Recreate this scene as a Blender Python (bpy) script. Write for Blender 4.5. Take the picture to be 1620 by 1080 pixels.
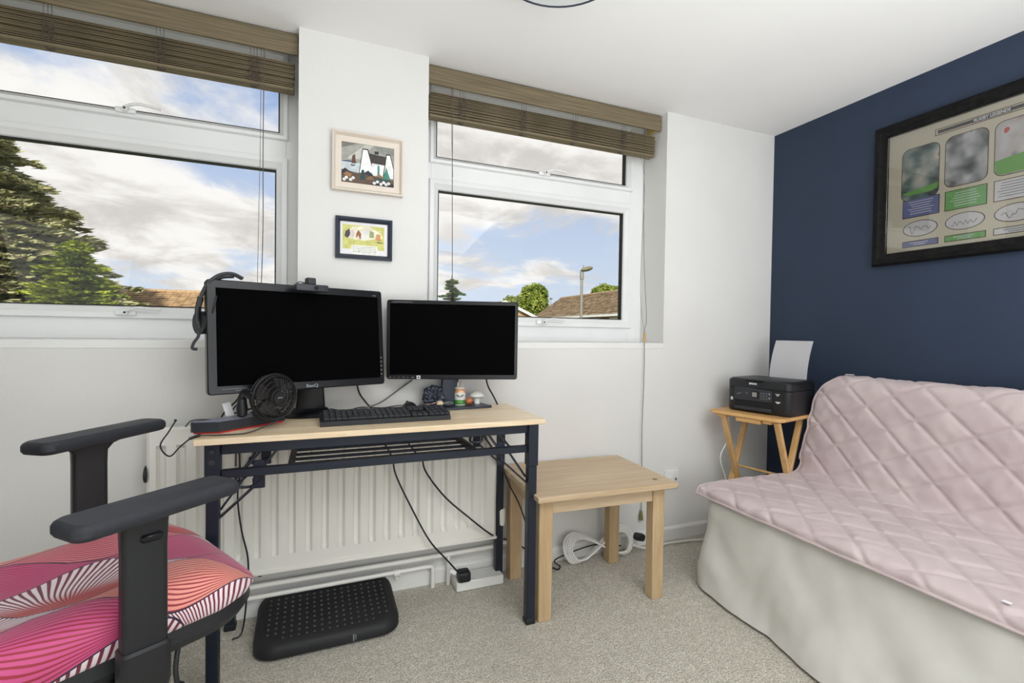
import bpy, bmesh, math, random
from mathutils import Vector, Matrix, noise
PI = math.pi
random.seed(7)
for o in list(bpy.data.objects): bpy.data.objects.remove(o)
SC = bpy.context.scene
COL = SC.collection

# ------------------------------------------------------------------ camera, world, lights, exposure
H = 2.287          # ceiling height
WY = 2.07          # inner face of the window wall
WX = 2.486         # inner face of the navy wall
LX, FY = -1.95, -1.25

def look_cam():
    cd = bpy.data.cameras.new('camera'); c = bpy.data.objects.new('camera', cd); COL.objects.link(c)
    yaw, pitch, roll = math.radians(21.945), math.radians(-1.094), math.radians(0.825)
    d = Vector((math.sin(yaw)*math.cos(pitch), math.cos(yaw)*math.cos(pitch), math.sin(pitch)))
    r = Vector((math.cos(yaw), -math.sin(yaw), 0)); u = r.cross(d)
    r2 = r*math.cos(roll)+u*math.sin(roll); u2 = -r*math.sin(roll)+u*math.cos(roll)
    m = Matrix((r2, u2, -d)).transposed().to_4x4(); m.translation = Vector((0, 0, 1.1085))
    c.matrix_world = m
    cd.sensor_fit = 'HORIZONTAL'; cd.sensor_width = 36; cd.lens = 36*757.6/1620
    cd.clip_start = 0.05; cd.clip_end = 500
    SC.camera = c
look_cam()
SC.view_settings.view_transform = 'Standard'; SC.view_settings.look = 'None'
SC.view_settings.gamma = 1; SC.view_settings.use_curve_mapping = False
SC.view_settings.exposure = -0.12

def lin(c):
    c = c/255.0
    return c/12.92 if c <= 0.04045 else ((c+0.055)/1.055)**2.4
def rgb(r, g, b): return (lin(r), lin(g), lin(b), 1)

# ---- small node maths helper
class N:
    def __init__(s, nt, sock): s.nt = nt; s.s = sock
    def op(s, o, *a, clamp=False):
        n = s.nt.nodes.new('ShaderNodeMath'); n.operation = o; n.use_clamp = clamp
        for i, v in enumerate((s,)+a):
            if isinstance(v, N): s.nt.links.new(v.s, n.inputs[i])
            else: n.inputs[i].default_value = v
        return N(s.nt, n.outputs[0])
    def __add__(s, o): return s.op('ADD', o)
    def __radd__(s, o): return s.op('ADD', o)
    def __sub__(s, o): return s.op('SUBTRACT', o)
    def __rsub__(s, o): return s.op('MULTIPLY', -1.0).op('ADD', o)
    def __mul__(s, o): return s.op('MULTIPLY', o)
    def __rmul__(s, o): return s.op('MULTIPLY', o)
    def __truediv__(s, o): return s.op('DIVIDE', o)
    def sin(s): return s.op('SINE')
    def cos(s): return s.op('COSINE')
    def abs(s): return s.op('ABSOLUTE')
    def floor(s): return s.op('FLOOR')
    def gt(s, o): return s.op('GREATER_THAN', o)
    def lt(s, o): return s.op('LESS_THAN', o)
    def step(s, a, b):
        n = s.nt.nodes.new('ShaderNodeMapRange'); n.interpolation_type = 'SMOOTHSTEP'
        s.nt.links.new(s.s, n.inputs[0]); n.inputs[1].default_value = a; n.inputs[2].default_value = b
        return N(s.nt, n.outputs[0])
def mixc(nt, f, a, b):
    n = nt.nodes.new('ShaderNodeMix'); n.data_type = 'RGBA'
    for s, v in ((n.inputs[0], f), (n.inputs[6], a), (n.inputs[7], b)):
        if isinstance(v, N): nt.links.new(v.s, s)
        elif isinstance(v, (tuple, float, int)): s.default_value = v
        else: nt.links.new(v, s)
    return n.outputs[2]
def noisen(nt, vec, scale, detail=4, rough=.5, dist=0):
    n = nt.nodes.new('ShaderNodeTexNoise'); n.inputs['Scale'].default_value = scale
    n.inputs['Detail'].default_value = detail; n.inputs['Roughness'].default_value = rough; n.inputs['Distortion'].default_value = dist
    if vec is not None: nt.links.new(vec, n.inputs['Vector'])
    return N(nt, n.outputs[0])
def mapped(nt, vec, scale=(1, 1, 1), loc=(0, 0, 0), rot=(0, 0, 0)):
    n = nt.nodes.new('ShaderNodeMapping'); n.inputs['Scale'].default_value = scale
    n.inputs['Location'].default_value = loc; n.inputs['Rotation'].default_value = rot
    nt.links.new(vec, n.inputs[0]); return n.outputs[0]

def make_world():
    w = bpy.data.worlds.new('sky'); SC.world = w; w.use_nodes = True; nt = w.node_tree
    bg = nt.nodes['Background']
    tc = nt.nodes.new('ShaderNodeTexCoord'); sep = nt.nodes.new('ShaderNodeSeparateXYZ'); nt.links.new(tc.outputs['Generated'], sep.inputs[0])
    x, y, z = (N(nt, sep.outputs[i]) for i in range(3))
    zz = z.op('MAXIMUM', 0.0)+0.22
    cb = nt.nodes.new('ShaderNodeCombineXYZ')
    nt.links.new((x/zz).s, cb.inputs[0]); nt.links.new((y/zz).s, cb.inputs[1])
    p = cb.outputs[0]
    cover = noisen(nt, mapped(nt, p, loc=(17, -2, 0)), 1.15, 9, .58, .25)
    lump = noisen(nt, mapped(nt, p, loc=(8.1, 4.7, 2)), 2.6, 8, .6, .4)
    big = noisen(nt, mapped(nt, p, loc=(15, 7.3, 5)), .45, 2, .5)
    m = (cover+big*.55).step(.665, .785)
    blue = mixc(nt, z.step(0.0, .55), rgb(208, 220, 236), rgb(140, 170, 218))
    cloud = mixc(nt, lump.step(.36, .60), rgb(212, 207, 202), rgb(250, 247, 243))
    sky = mixc(nt, m, blue, cloud)
    below = mixc(nt, z.step(-.06, .0), rgb(120, 125, 110), sky)
    nt.links.new(below, bg.inputs[0]); bg.inputs[1].default_value = 1.16
make_world()

def lamp(name, kind, loc, energy, color=(1, 1, 1), size=1, sy=None, target=None, **k):
    l = bpy.data.lights.new(name, kind); l.energy = energy; l.color = color
    if kind == 'AREA':
        l.shape = 'RECTANGLE'; l.size = size; l.size_y = sy or size
    elif kind == 'SUN': l.angle = size
    else: l.shadow_soft_size = size
    o = bpy.data.objects.new(name, l); COL.objects.link(o); o.location = loc
    if target is not None: o.rotation_euler = (Vector(target)-Vector(loc)).to_track_quat('-Z', 'Y').to_euler()
    return o
lamp('sun', 'SUN', (-10, -20, 25), 5.2, (1, .95, .86), math.radians(2), target=(4, 10, 0))
lamp('rear_fill', 'AREA', (1.1, FY+.06, .95), 25, (.94, .975, 1), 2.6, 1.9, target=(1.15, 2, .5))  # added soft fill behind the camera; the rear wall has no window
lamp('side_fill', 'AREA', (LX+.06, -.3, 1.1), 15, (.94, .975, 1), 1.5, 1.5, target=(2, .5, .6))  # added fill from the left wall, which has no opening
lamp('upward_fill', 'AREA', (1.0, -.35, .8), 50, (.94, .975, 1), 2.0, 1.5, target=(.9, -.34, 3))  # added upward fill that brightens the room off the ceiling
lamp('overhead_fill', 'AREA', (.85, -.1, 2.23), 33, (.96, .98, 1), 1.8, 1.0, target=(1.2, .9, 0))  # added downward fill under the ceiling, apart from the unlit round fitting

# ------------------------------------------------------------------ materials
MATS = {}
def mat(name, col, rough=.5, metal=0, bump=0, bscale=200, var=0, vscale=5, spec=.5, coat=0, stretch=(1, 1, 1), sheen=0, alpha=None):
    if name in MATS: return MATS[name]
    m = bpy.data.materials.new(name); m.use_nodes = True; nt = m.node_tree; b = nt.nodes['Principled BSDF']
    b.inputs['Base Color'].default_value = col; b.inputs['Roughness'].default_value = rough
    b.inputs['Metallic'].default_value = metal; b.inputs['Specular IOR Level'].default_value = spec
    b.inputs['Coat Weight'].default_value = coat; b.inputs['Sheen Weight'].default_value = sheen
    tc = nt.nodes.new('ShaderNodeTexCoord'); v = mapped(nt, tc.outputs['Object'], scale=stretch)
    n = noisen(nt, v, vscale, 4)
    a = max(var, .02)
    dark = tuple(c*(1-a) for c in col[:3])+(1,); lite = tuple(min(1, c*(1+a)) for c in col[:3])+(1,)
    nt.links.new(mixc(nt, n.step(.3, .7), dark, lite), b.inputs['Base Color'])
    if bump:
        bn = nt.nodes.new('ShaderNodeBump'); bn.inputs['Strength'].default_value = bump; bn.inputs['Distance'].default_value = .002
        nt.links.new(noisen(nt, v, bscale, 3).s, bn.inputs['Height']); nt.links.new(bn.outputs[0], b.inputs['Normal'])
    MATS[name] = m; return m

WHITE = mat('painted_plaster', rgb(224, 223, 220), .85, bump=.25, bscale=120, var=.008, vscale=2, spec=.2)
CEIL = mat('ceiling_paint', rgb(243, 242, 240), .9, bump=.1, bscale=80, var=.006, vscale=1.5, spec=.15)
NAVY = mat('navy_paint', rgb(42, 54, 74), .62, bump=.5, bscale=160, var=.05, vscale=3, spec=.35)
GLOSSW = mat('gloss_white', rgb(232, 232, 229), .35, var=.01)
UPVC = mat('white_plastic_frame', rgb(233, 234, 233), .3, var=.006)
RADM = mat('radiator_enamel', rgb(233, 231, 224), .35, var=.015)
BLACKP = mat('black_plastic', rgb(24, 26, 30), .42, bump=.25, bscale=900, var=.08)
BLACKG = mat('black_gloss', rgb(15, 16, 20), .28, var=.05, spec=.35)
CHARCO = mat('charcoal_plastic', rgb(44, 47, 54), .45, bump=.2, bscale=700, var=.05)
SCREEN = mat('screen_glass', rgb(9, 9, 10), .6, var=.02, spec=.0)
NAVYMET = mat('dark_blue_metal', rgb(33, 39, 52), .38, metal=.3, var=.08)
ARMPAD = mat('arm_pad', rgb(40, 43, 50), .55, bump=.5, bscale=700, var=.05)
RUBBER = mat('rubber', rgb(20, 21, 24), .6, bump=.3, bscale=500, var=.1)
GREYMETAL = mat('grey_metal', rgb(150, 152, 152), .4, metal=.6)
WCABLE = mat('white_cable', rgb(226, 225, 220), .45)
PAPER = mat('paper', rgb(236, 234, 236), .8)
RED = mat('red_trim', rgb(196, 52, 44), .5)
LOGO = mat('logo_white', rgb(228, 230, 234), .5)
LOGOG = mat('logo_grey', rgb(130, 134, 140), .5)
CREAM = mat('cream_frame', rgb(222, 211, 198), .6, bump=.3, bscale=200, var=.03)
BLIND = mat('woven_wood', rgb(118, 106, 82), .7, var=.28, vscale=12, stretch=(.35, 6, 14), bump=.3, bscale=60)
BLINDH = mat('headrail_wood', rgb(205, 178, 110), .7, var=.1)
CORD = mat('brown_cord', rgb(92, 80, 74), .8)
BLADE = mat('fan_grey', rgb(92, 84, 78), .5)

def wood(name, a, b, axis='x', rough=.4, fine=1.0):
    m = bpy.data.materials.new(name); m.use_nodes = True; nt = m.node_tree; bs = nt.nodes['Principled BSDF']
    tc = nt.nodes.new('ShaderNodeTexCoord')
    s = {'x': (1.2, 16, 16), 'y': (16, 1.2, 16), 'z': (16, 16, 1.2)}[axis]
    v = mapped(nt, tc.outputs['Object'], scale=tuple(q*fine for q in s))
    g = noisen(nt, v, 1.6, 6, .6, .6); f = noisen(nt, v, 9, 4, .6)
    c1 = mixc(nt, g.step(.32, .68), a, b)
    c2 = mixc(nt, f.step(.45, .75)*.35, c1, tuple(q*.7 for q in a[:3])+(1,))
    nt.links.new(c2, bs.inputs['Base Color']); bs.inputs['Roughness'].default_value = rough; bs.inputs['Specular IOR Level'].default_value = .5 if rough < .5 else .15
    return m
DESKW = wood('desk_laminate', rgb(230, 204, 166), rgb(246, 228, 198), 'x', .33)
BEECHX = wood('beech_x', rgb(188, 162, 128), rgb(204, 181, 150), 'x', .42)
BEECHZ = wood('beech_z', rgb(184, 155, 117), rgb(202, 176, 140), 'z', .45)
PINEX = wood('tray_pine', rgb(206, 158, 98), rgb(224, 182, 124), 'x', .4)
PINEZ = wood('tray_pine_leg', rgb(200, 158, 100), rgb(220, 180, 126), 'z', .4)
BFRAME = wood('black_stained_wood', rgb(8, 8, 8), rgb(26, 25, 25), 'x', .5, 2)

def glass_mat(ior=1.25):
    m = bpy.data.materials.new('clear_glass'); m.use_nodes = True; nt = m.node_tree
    for n in list(nt.nodes): nt.nodes.remove(n)
    out = nt.nodes.new('ShaderNodeOutputMaterial'); mx = nt.nodes.new('ShaderNodeMixShader')
    t = nt.nodes.new('ShaderNodeBsdfTransparent'); g = nt.nodes.new('ShaderNodeBsdfGlossy'); g.inputs['Roughness'].default_value = 0.0
    fr = nt.nodes.new('ShaderNodeFresnel'); fr.inputs[0].default_value = ior
    nt.links.new(fr.outputs[0], mx.inputs[0]); nt.links.new(t.outputs[0], mx.inputs[1]); nt.links.new(g.outputs[0], mx.inputs[2])
    nt.links.new(mx.outputs[0], out.inputs[0]); t.inputs[0].default_value = (.985, .99, .99, 1)
    return m
GLASS = glass_mat(); PGLASS = glass_mat(1.5)

def carpet_mat():
    m = bpy.data.materials.new('loop_carpet'); m.use_nodes = True; nt = m.node_tree; b = nt.nodes['Principled BSDF']
    tc = nt.nodes.new('ShaderNodeTexCoord'); o = tc.outputs['Object']
    vo = nt.nodes.new('ShaderNodeTexVoronoi'); vo.inputs['Scale'].default_value = 175; nt.links.new(mapped(nt, o, scale=(1, 1.25, 1)), vo.inputs['Vector'])
    d = N(nt, vo.outputs['Distance']); fine = noisen(nt, o, 260, 3, .7); mid = noisen(nt, o, 28, 4); big = noisen(nt, o, 2.2, 3)
    c = mixc(nt, (d+fine*.5).step(.35, 1.0), rgb(240, 236, 225), rgb(184, 178, 164))
    c = mixc(nt, mid.step(.35, .7)*.35, c, rgb(184, 178, 164)); c = mixc(nt, big.step(.4, .75)*.25, c, rgb(162, 156, 142))
    sp = noisen(nt, o, 55, 2, .5); c = mixc(nt, sp.step(.73, .77)*.7, c, rgb(96, 84, 66))
    nt.links.new(c, b.inputs['Base Color']); b.inputs['Roughness'].default_value = .95; b.inputs['Specular IOR Level'].default_value = .1
    bn = nt.nodes.new('ShaderNodeBump'); bn.inputs['Strength'].default_value = .8; bn.inputs['Distance'].default_value = .006
    nt.links.new((1.0-d+fine*.4).s, bn.inputs['Height']); nt.links.new(bn.outputs[0], b.inputs['Normal'])
    return m
CARPET = carpet_mat()

def fabric(name, a, b, rough=.9, wscale=6, sheen=.2, weave=900):
    m = bpy.data.materials.new(name); m.use_nodes = True; nt = m.node_tree; bs = nt.nodes['Principled BSDF']
    tc = nt.nodes.new('ShaderNodeTexCoord'); o = tc.outputs['Object']
    n = noisen(nt, o, wscale, 5)
    nt.links.new(mixc(nt, n.step(.3, .7), a, b), bs.inputs['Base Color']); bs.inputs['Roughness'].default_value = rough
    bs.inputs['Sheen Weight'].default_value = sheen; bs.inputs['Specular IOR Level'].default_value = .2
    bn = nt.nodes.new('ShaderNodeBump'); bn.inputs['Strength'].default_value = .15; bn.inputs['Distance'].default_value = .001
    nt.links.new(noisen(nt, o, weave, 2).s, bn.inputs['Height']); nt.links.new(bn.outputs[0], bs.inputs['Normal'])
    return m
SOFAW = fabric('white_loose_cover', rgb(206, 204, 197), rgb(216, 214, 208))
THROW = fabric('pink_quilt', rgb(190, 173, 174), rgb(202, 187, 186), .55)

def seat_mat():
    m = bpy.data.materials.new('patterned_seat_fabric'); m.use_nodes = True; nt = m.node_tree; b = nt.nodes['Principled BSDF']
    tc = nt.nodes.new('ShaderNodeTexCoord'); sp = nt.nodes.new('ShaderNodeSeparateXYZ')
    nt.links.new(tc.outputs['Object'], sp.inputs[0])
    x, y, z = (N(nt, sp.outputs[i]) for i in range(3))
    nz = noisen(nt, tc.outputs['Object'], 4.0, 1)
    y = y+(z-.555)*.95; x = x-(z-.555)*.35            # cloth unrolls over the cushion's near side
    u = x*.93-y*.36+(nz-.5)*.08; v = x*.30+y*.95+(nz-.5)*.07
    L, W = .36, .098
    # scalloped rows: the boundary lines are n*W + (-1)^n * A cos(2 pi u / L)
    A = W*.46; c = (u*(2*PI/L)).cos()*A
    n2 = (v/(2*W)).floor(); base = v-n2*(2*W)
    under = base.lt(c); over = (base-c).gt(2*W)
    isc1 = ((base+c).lt(W)*(1.0-under)).op('MAXIMUM', over)
    b2 = base+under*(2*W)-over*(2*W)
    g1 = W-c*2.0+.0008; g2 = W+c*2.0+.0008
    t = isc1*((b2-c)/g1)+(1.0-isc1)*((b2-W+c)/g2)
    gap = isc1*g1+(1.0-isc1)*g2
    h = (b2-W+isc1*W)/W
    uu = u/L+(1.0-isc1)*.5; fi = uu.floor(); fr = uu-fi-.5
    row = n2-under+over
    rnd = (row*1.9+isc1*2.3+fi*2.7+.6).sin()
    flip = (rnd*37.0).sin().gt(0.0)
    hh = flip*h+(1.0-flip)*(1.0-h)
    fan = fr*(L/W)/(hh*.9+.55)
    lines_u = (fan*(2*PI*11)).sin()*.5+.5
    lines_t = (t*(2*PI*16)).sin()*.5+.5
    kind = rnd.gt(-.1)
    bgT = mixc(nt, (row*3.0+fi*5.0+isc1).sin().step(-.2, .2), rgb(240, 158, 142), rgb(206, 80, 136))
    colT = mixc(nt, lines_t.step(.5, .9), bgT, rgb(158, 40, 58))
    bgU = mixc(nt, (1.0-hh).step(.5, 1.1), rgb(246, 230, 236), rgb(222, 72, 66))
    colU = mixc(nt, lines_u.step(.45, .75), bgU, rgb(120, 30, 56))
    col = mixc(nt, kind, colU, colT)
    edge = (t.op('MINIMUM', 1.0-t)*gap).lt(.0024)
    col = mixc(nt, edge, col, rgb(40, 34, 62))
    nt.links.new(col, b.inputs['Base Color']); b.inputs['Roughness'].default_value = .6; b.inputs['Sheen Weight'].default_value = .2
    return m
SEATM = seat_mat()

# ------------------------------------------------------------------ geometry helpers
def T(x, y, z): return Matrix.Translation((x, y, z))
def RZ(a): return Matrix.Rotation(a, 4, 'Z')
def RX(a): return Matrix.Rotation(a, 4, 'X')
def RY(a): return Matrix.Rotation(a, 4, 'Y')

def box(bm, x0, y0, z0, x1, y1, z1, bev=0, seg=2, M=None):
    r = bmesh.ops.create_cube(bm, size=1)
    vs = r['verts']
    for v in vs: v.co = Vector(((x0+x1)/2+v.co.x*(x1-x0), (y0+y1)/2+v.co.y*(y1-y0), (z0+z1)/2+v.co.z*(z1-z0)))
    if bev:
        es = {e for v in vs for e in v.link_edges}
        rr = bmesh.ops.bevel(bm, geom=list(es), offset=bev, segments=seg, affect='EDGES', profile=.5)
        vs = list({v for f in rr['faces'] for v in f.verts}|{v for v in vs if v.is_valid})
    if M is not None:
        for v in vs: v.co = M@v.co
    return vs
def bar(bm, a, b, w, h, up=(0, 0, 1), bev=0):
    a, b = Vector(a), Vector(b); d = (b-a); L = d.length; d.normalize()
    s = d.cross(Vector(up))
    if s.length < 1e-4: s = d.cross(Vector((1, 0, 0)))
    s.normalize(); u = s.cross(d)
    M = Matrix((d, s, u)).transposed().to_4x4(); M.translation = (a+b)/2
    box(bm, -L/2, -w/2, -h/2, L/2, w/2, h/2, bev, 1, M)
def cyl(bm, a, b, r0, r1=None, n=16, caps=True):
    a, b = Vector(a), Vector(b); r1 = r0 if r1 is None else r1
    d = (b-a); L = d.length
    M = T(*((a+b)/2))@d.to_track_quat('Z', 'Y').to_matrix().to_4x4()
    bmesh.ops.create_cone(bm, cap_ends=caps, segments=n, radius1=r0, radius2=r1, depth=L, matrix=M)
def ball(bm, c, r, sc=(1, 1, 1), u=16, v=10, M=None):
    m = T(*c)@(M or Matrix())@Matrix.Diagonal((sc[0], sc[1], sc[2], 1))
    return bmesh.ops.create_uvsphere(bm, u_segments=u, v_segments=v, radius=r, matrix=m)['verts']
def smooth_path(pts, k=6):
    pts = [Vector(p) for p in pts]; out = []
    P = [pts[0]*2-pts[1]]+pts+[pts[-1]*2-pts[-2]]
    for i in range(1, len(P)-2):
        for j in range(k):
            t = j/k; a, b, c, d = P[i-1], P[i], P[i+1], P[i+2]
            out.append(.5*((2*b)+(c-a)*t+(2*a-5*b+4*c-d)*t*t+(3*b-a-3*c+d)*t**3))
    out.append(pts[-1]); return out
def tube(bm, pts, r, n=8, sm=6, flat=1.0):
    if sm: pts = smooth_path(pts, sm)
    else: pts = [Vector(p) for p in pts]
    rings = []; up = Vector((0, 0, 1)); s = None
    for i, p in enumerate(pts):
        d = (pts[min(i+1, len(pts)-1)]-pts[max(i-1, 0)])
        if d.length < 1e-9: d = Vector((0, 0, 1))
        d.normalize()
        if s is None:
            s = d.cross(up)
            if s.length < .05: s = d.cross(Vector((1, 0, 0)))
        s = (s-d*s.dot(d)).normalized(); u = d.cross(s)
        rings.append([bm.verts.new(p+(s*math.cos(2*PI*k/n)+u*math.sin(2*PI*k/n)*flat)*r) for k in range(n)])
    for a, b in zip(rings, rings[1:]):
        for k in range(n): bm.faces.new((a[k], a[(k+1) % n], b[(k+1) % n], b[k]))
    bm.faces.new(rings[0][::-1]); bm.faces.new(rings[-1])
def lathe(bm, prof, n=24, M=None):
    rings = []
    for r, z in prof:
        rings.append([bm.verts.new((M or Matrix())@Vector((r*math.cos(2*PI*k/n), r*math.sin(2*PI*k/n), z))) for k in range(n)])
    for a, b in zip(rings, rings[1:]):
        for k in range(n): bm.faces.new((a[k], a[(k+1) % n], b[(k+1) % n], b[k]))
    bm.faces.new(rings[0][::-1]); bm.faces.new(rings[-1])
def rrect(x0, y0, x1, y1, r, n=6):
    pts = []
    for cx, cy, a in ((x1-r, y1-r, 0), (x0+r, y1-r, 90), (x0+r, y0+r, 180), (x1-r, y0+r, 270)):
        for k in range(n+1):
            t = math.radians(a+90*k/n); pts.append((cx+r*math.cos(t), cy+r*math.sin(t)))
    return pts
def ringstack(bm, rings, cap=True):
    vs = [[bm.verts.new(p) for p in r] for r in rings]; n = len(vs[0])
    for a, b in zip(vs, vs[1:]):
        for k in range(n): bm.faces.new((a[k], a[(k+1) % n], b[(k+1) % n], b[k]))
    if cap: bm.faces.new(vs[0][::-1]); bm.faces.new(vs[-1])
def prism(bm, pts2, y0, y1, plane='xz', M=None):
    """extrude a closed outline between two depths"""
    def p3(p, d): return Vector((p[0], d, p[1])) if plane == 'xz' else (Vector((p[0], p[1], d)) if plane == 'xy' else Vector((d, p[0], p[1])))
    a = [bm.verts.new((M or Matrix())@p3(p, y0)) for p in pts2]; b = [bm.verts.new((M or Matrix())@p3(p, y1)) for p in pts2]
    n = len(a)
    for k in range(n): bm.faces.new((a[k], a[(k+1) % n], b[(k+1) % n], b[k]))
    bm.faces.new(a[::-1]); bm.faces.new(b)
def grid(bm, nu, nv, f):
    vs = [[bm.verts.new(f(i/(nu-1), j/(nv-1))) for j in range(nv)] for i in range(nu)]
    for i in range(nu-1):
        for j in range(nv-1): bm.faces.new((vs[i][j], vs[i+1][j], vs[i+1][j+1], vs[i][j+1]))
    return vs
def new(): return bmesh.new()

def mesh_from(name, bm, smooth=True, ang=40):
    bmesh.ops.recalc_face_normals(bm, faces=bm.faces)
    me = bpy.data.meshes.new(name)
    if smooth:
        for f in bm.faces: f.smooth = True
        c = math.cos(math.radians(ang))
        for e in bm.edges:
            if len(e.link_faces) == 2 and e.link_faces[0].normal.dot(e.link_faces[1].normal) < c: e.smooth = False
    bm.to_mesh(me); bm.free(); return me
def mw(o):
    m = o.matrix_basis.copy(); p = o.parent
    while p is not None: m = p.matrix_basis@m; p = p.parent
    return m
def obj(name, bm, m, parent=None, world=False, smooth=True, ang=40, label=None, kind=None):
    if world and parent is not None: bm.transform(mw(parent).inverted())
    me = mesh_from(name, bm, smooth, ang); me.materials.append(m)
    o = bpy.data.objects.new(name, me); COL.objects.link(o)
    if parent is not None: o.parent = parent
    if label: o['label'] = label
    if kind: o['kind'] = kind
    return o
def tag(o, label, cat, group=None):
    o['label'] = label; o['category'] = cat
    if group: o['group'] = group
    return o
def thing(name, label, cat, loc=(0, 0, 0), rz=0, group=None):
    o = bpy.data.objects.new(name, None); COL.objects.link(o); o.empty_display_size = .05
    o.matrix_basis = T(*loc)@RZ(rz); return tag(o, label, cat, group)
def struct(name, bm, m, parent=None, smooth=False):
    o = obj(name, bm, m, parent, smooth=smooth)
    if parent is None: o['kind'] = 'structure'
    return o
def text(name, s, size, m, parent, M, ext=.0004, world=False, sx=1.0, bold=0.0):
    cu = bpy.data.curves.new('t', 'FONT'); cu.body = s; cu.size = size; cu.extrude = ext; cu.align_x = 'CENTER'; cu.align_y = 'CENTER'; cu.offset = bold
    cu.resolution_u = 3
    t = bpy.data.objects.new('t', cu); COL.objects.link(t)
    dg = bpy.context.evaluated_depsgraph_get(); me = bpy.data.meshes.new_from_object(t.evaluated_get(dg))
    bpy.data.objects.remove(t); bpy.data.curves.remove(cu)
    me.transform(Matrix.Diagonal((sx, 1, 1, 1))); me.transform(M)
    if world: me.transform(mw(parent).inverted())
    me.name = name; me.materials.clear(); me.materials.append(m)
    o = bpy.data.objects.new(name, me); COL.objects.link(o); o.parent = parent; return o
def nz(x, y, z=0, s=1): return noise.noise(Vector((x*s, y*s, z*s)))

# ------------------------------------------------------------------ the room
bm = new(); box(bm, LX-.15, FY-.15, -.12, WX+.15, WY+.02, 0); struct('floor', bm, CARPET)
bm = new(); box(bm, LX-.3, FY-.3, H, WX+.3, WY+.36, H+.12); struct('ceiling', bm, CEIL)
WT = 2.37
W1 = (-1.353, -.08); W2 = (.431, 1.704); SZ = 1.0625
bm = new()
box(bm, LX-.12, WY, -.12, WX+.12, WT, SZ-.03)
box(bm, LX-.12, WY, SZ-.03, W1[0], WT, H); box(bm, W1[1], WY, SZ-.03, W2[0], WT, H); box(bm, W2[1], WY, SZ-.03, WX+.12, WT, H)
struct('wall_back', bm, WHITE)
bm = new(); box(bm, WX, FY-.12, -.12, WX+.12, WY, H); struct('wall_right', bm, NAVY)
bm = new(); box(bm, LX-.12, FY-.12, -.12, LX, WY, H); struct('wall_left', bm, WHITE)
bm = new(); box(bm, LX, FY-.12, -.12, WX, FY, H); struct('wall_front', bm, WHITE)
# sills
for i, (a, b) in enumerate((W1, W2)):
    bm = new(); box(bm, a, WY-.002, SZ-.03, b, 2.275, SZ, .002, 1); struct('trim_%d' % (i+1), bm, GLOSSW)
# skirting
def skirt_profile(bm, along, a, b, face):
    pr = [(0, 0), (.016, 0), (.016, .058), (.012, .066), (.006, .07), (0, .07)]
    if along == 'x': prism(bm, [(face-p[0], p[1]) for p in pr], a, b, 'yz')
    else: prism(bm, [(face-p[0], p[1]) for p in pr], a, b, 'xz')
bm = new(); skirt_profile(bm, 'x', LX, WX, WY); struct('baseboard_back', bm, GLOSSW)
bm = new(); skirt_profile(bm, 'y', FY, WY-.02, WX); struct('baseboard_right', bm, GLOSSW)

def frame_rect(bm, x0, x1, z0, z1, w, y0, y1, bev=.004):
    box(bm, x0, y0, z0, x0+w, y1, z1, bev, 1); box(bm, x1-w, y0, z0, x1, y1, z1, bev, 1)
    box(bm, x0+w, y0, z0, x1-w, y1, z0+w, bev, 1); box(bm, x0+w, y0, z1-w, x1-w, y1, z1, bev, 1)
def mitred(bm, x0, x1, z0, z1, prof):
    """a mitred rectangular ring; prof = list of (inset, y)"""
    rings = []
    for ins, y in prof:
        rings.append([bm.verts.new((x0+ins, y, z0+ins)), bm.verts.new((x1-ins, y, z0+ins)), bm.verts.new((x1-ins, y, z1-ins)), bm.verts.new((x0+ins, y, z1-ins))])
    for a, b in zip(rings, rings[1:]+rings[:1]):
        for k in range(4): bm.faces.new((a[k], a[(k+1) % 4], b[(k+1) % 4], b[k]))
GASKET = mat('black_gasket', rgb(22, 22, 22), .6)
def window(n, X0, X1, sx0, sx1):
    zt = H-.002
    bm = new()
    y0 = 2.268
    box(bm, X0, y0, SZ, sx0+.008, 2.335, zt, .002, 1); box(bm, sx1-.008, y0, SZ, X1, 2.335, zt, .002, 1)
    box(bm, sx0+.008, y0, SZ, sx1-.008, 2.335, 1.149, .002, 1); box(bm, sx0+.008, y0, 1.822, sx1-.008, 2.335, 1.913, .002, 1)
    box(bm, sx0+.008, y0, 2.262, sx1-.008, 2.335, zt, .002, 1)
    w = struct('window_%d' % n, bm, UPVC)
    for z0, z1, g in ((1.141, 1.83, .048), (1.905, 2.268, .036)):
        bm = new(); mitred(bm, sx0, sx1, z0, z1, [(0, 2.262), (.003, 2.25), (g*.45, 2.249), (g*.6, 2.256), (g-.004, 2.268), (g, 2.283), (g, 2.31), (0, 2.31)])
        s = obj('sash', bm, UPVC, w, smooth=False)
        bm = new(); mitred(bm, sx0+g-.002, sx1-g+.002, z0+g-.002, z1-g+.002, [(0, 2.278), (.005, 2.278), (.005, 2.306), (0, 2.306)])
        obj('gasket', bm, GASKET, s, smooth=False)
        bm = new(); box(bm, sx0+g, 2.290, z0+g, sx1-g, 2.296, z1-g); obj('pane', bm, GLASS, s, smooth=False)
        # handle: mounting plate, boss and curved lever
        hx = (sx0+sx1)/2+.02; hz = z0+.022
        bm = new(); box(bm, hx-.035, 2.236, hz-.011, hx+.03, 2.250, hz+.009, .005, 2)
        cyl(bm, (hx, 2.25, hz), (hx, 2.222, hz), .011, .009, 14)
        tube(bm, [(hx, 2.226, hz+.004), (hx+.02, 2.218, hz+.012), (hx+.05, 2.214, hz+.018), (hx+.115, 2.216, hz+.012)], .0065, 8, 5, .8)
        h = obj('handle', bm, UPVC, s)
        bm = new(); cyl(bm, (hx, 2.222, hz), (hx, 2.219, hz), .004, .004, 10); obj('screw', bm, CHARCO, s)
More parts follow.
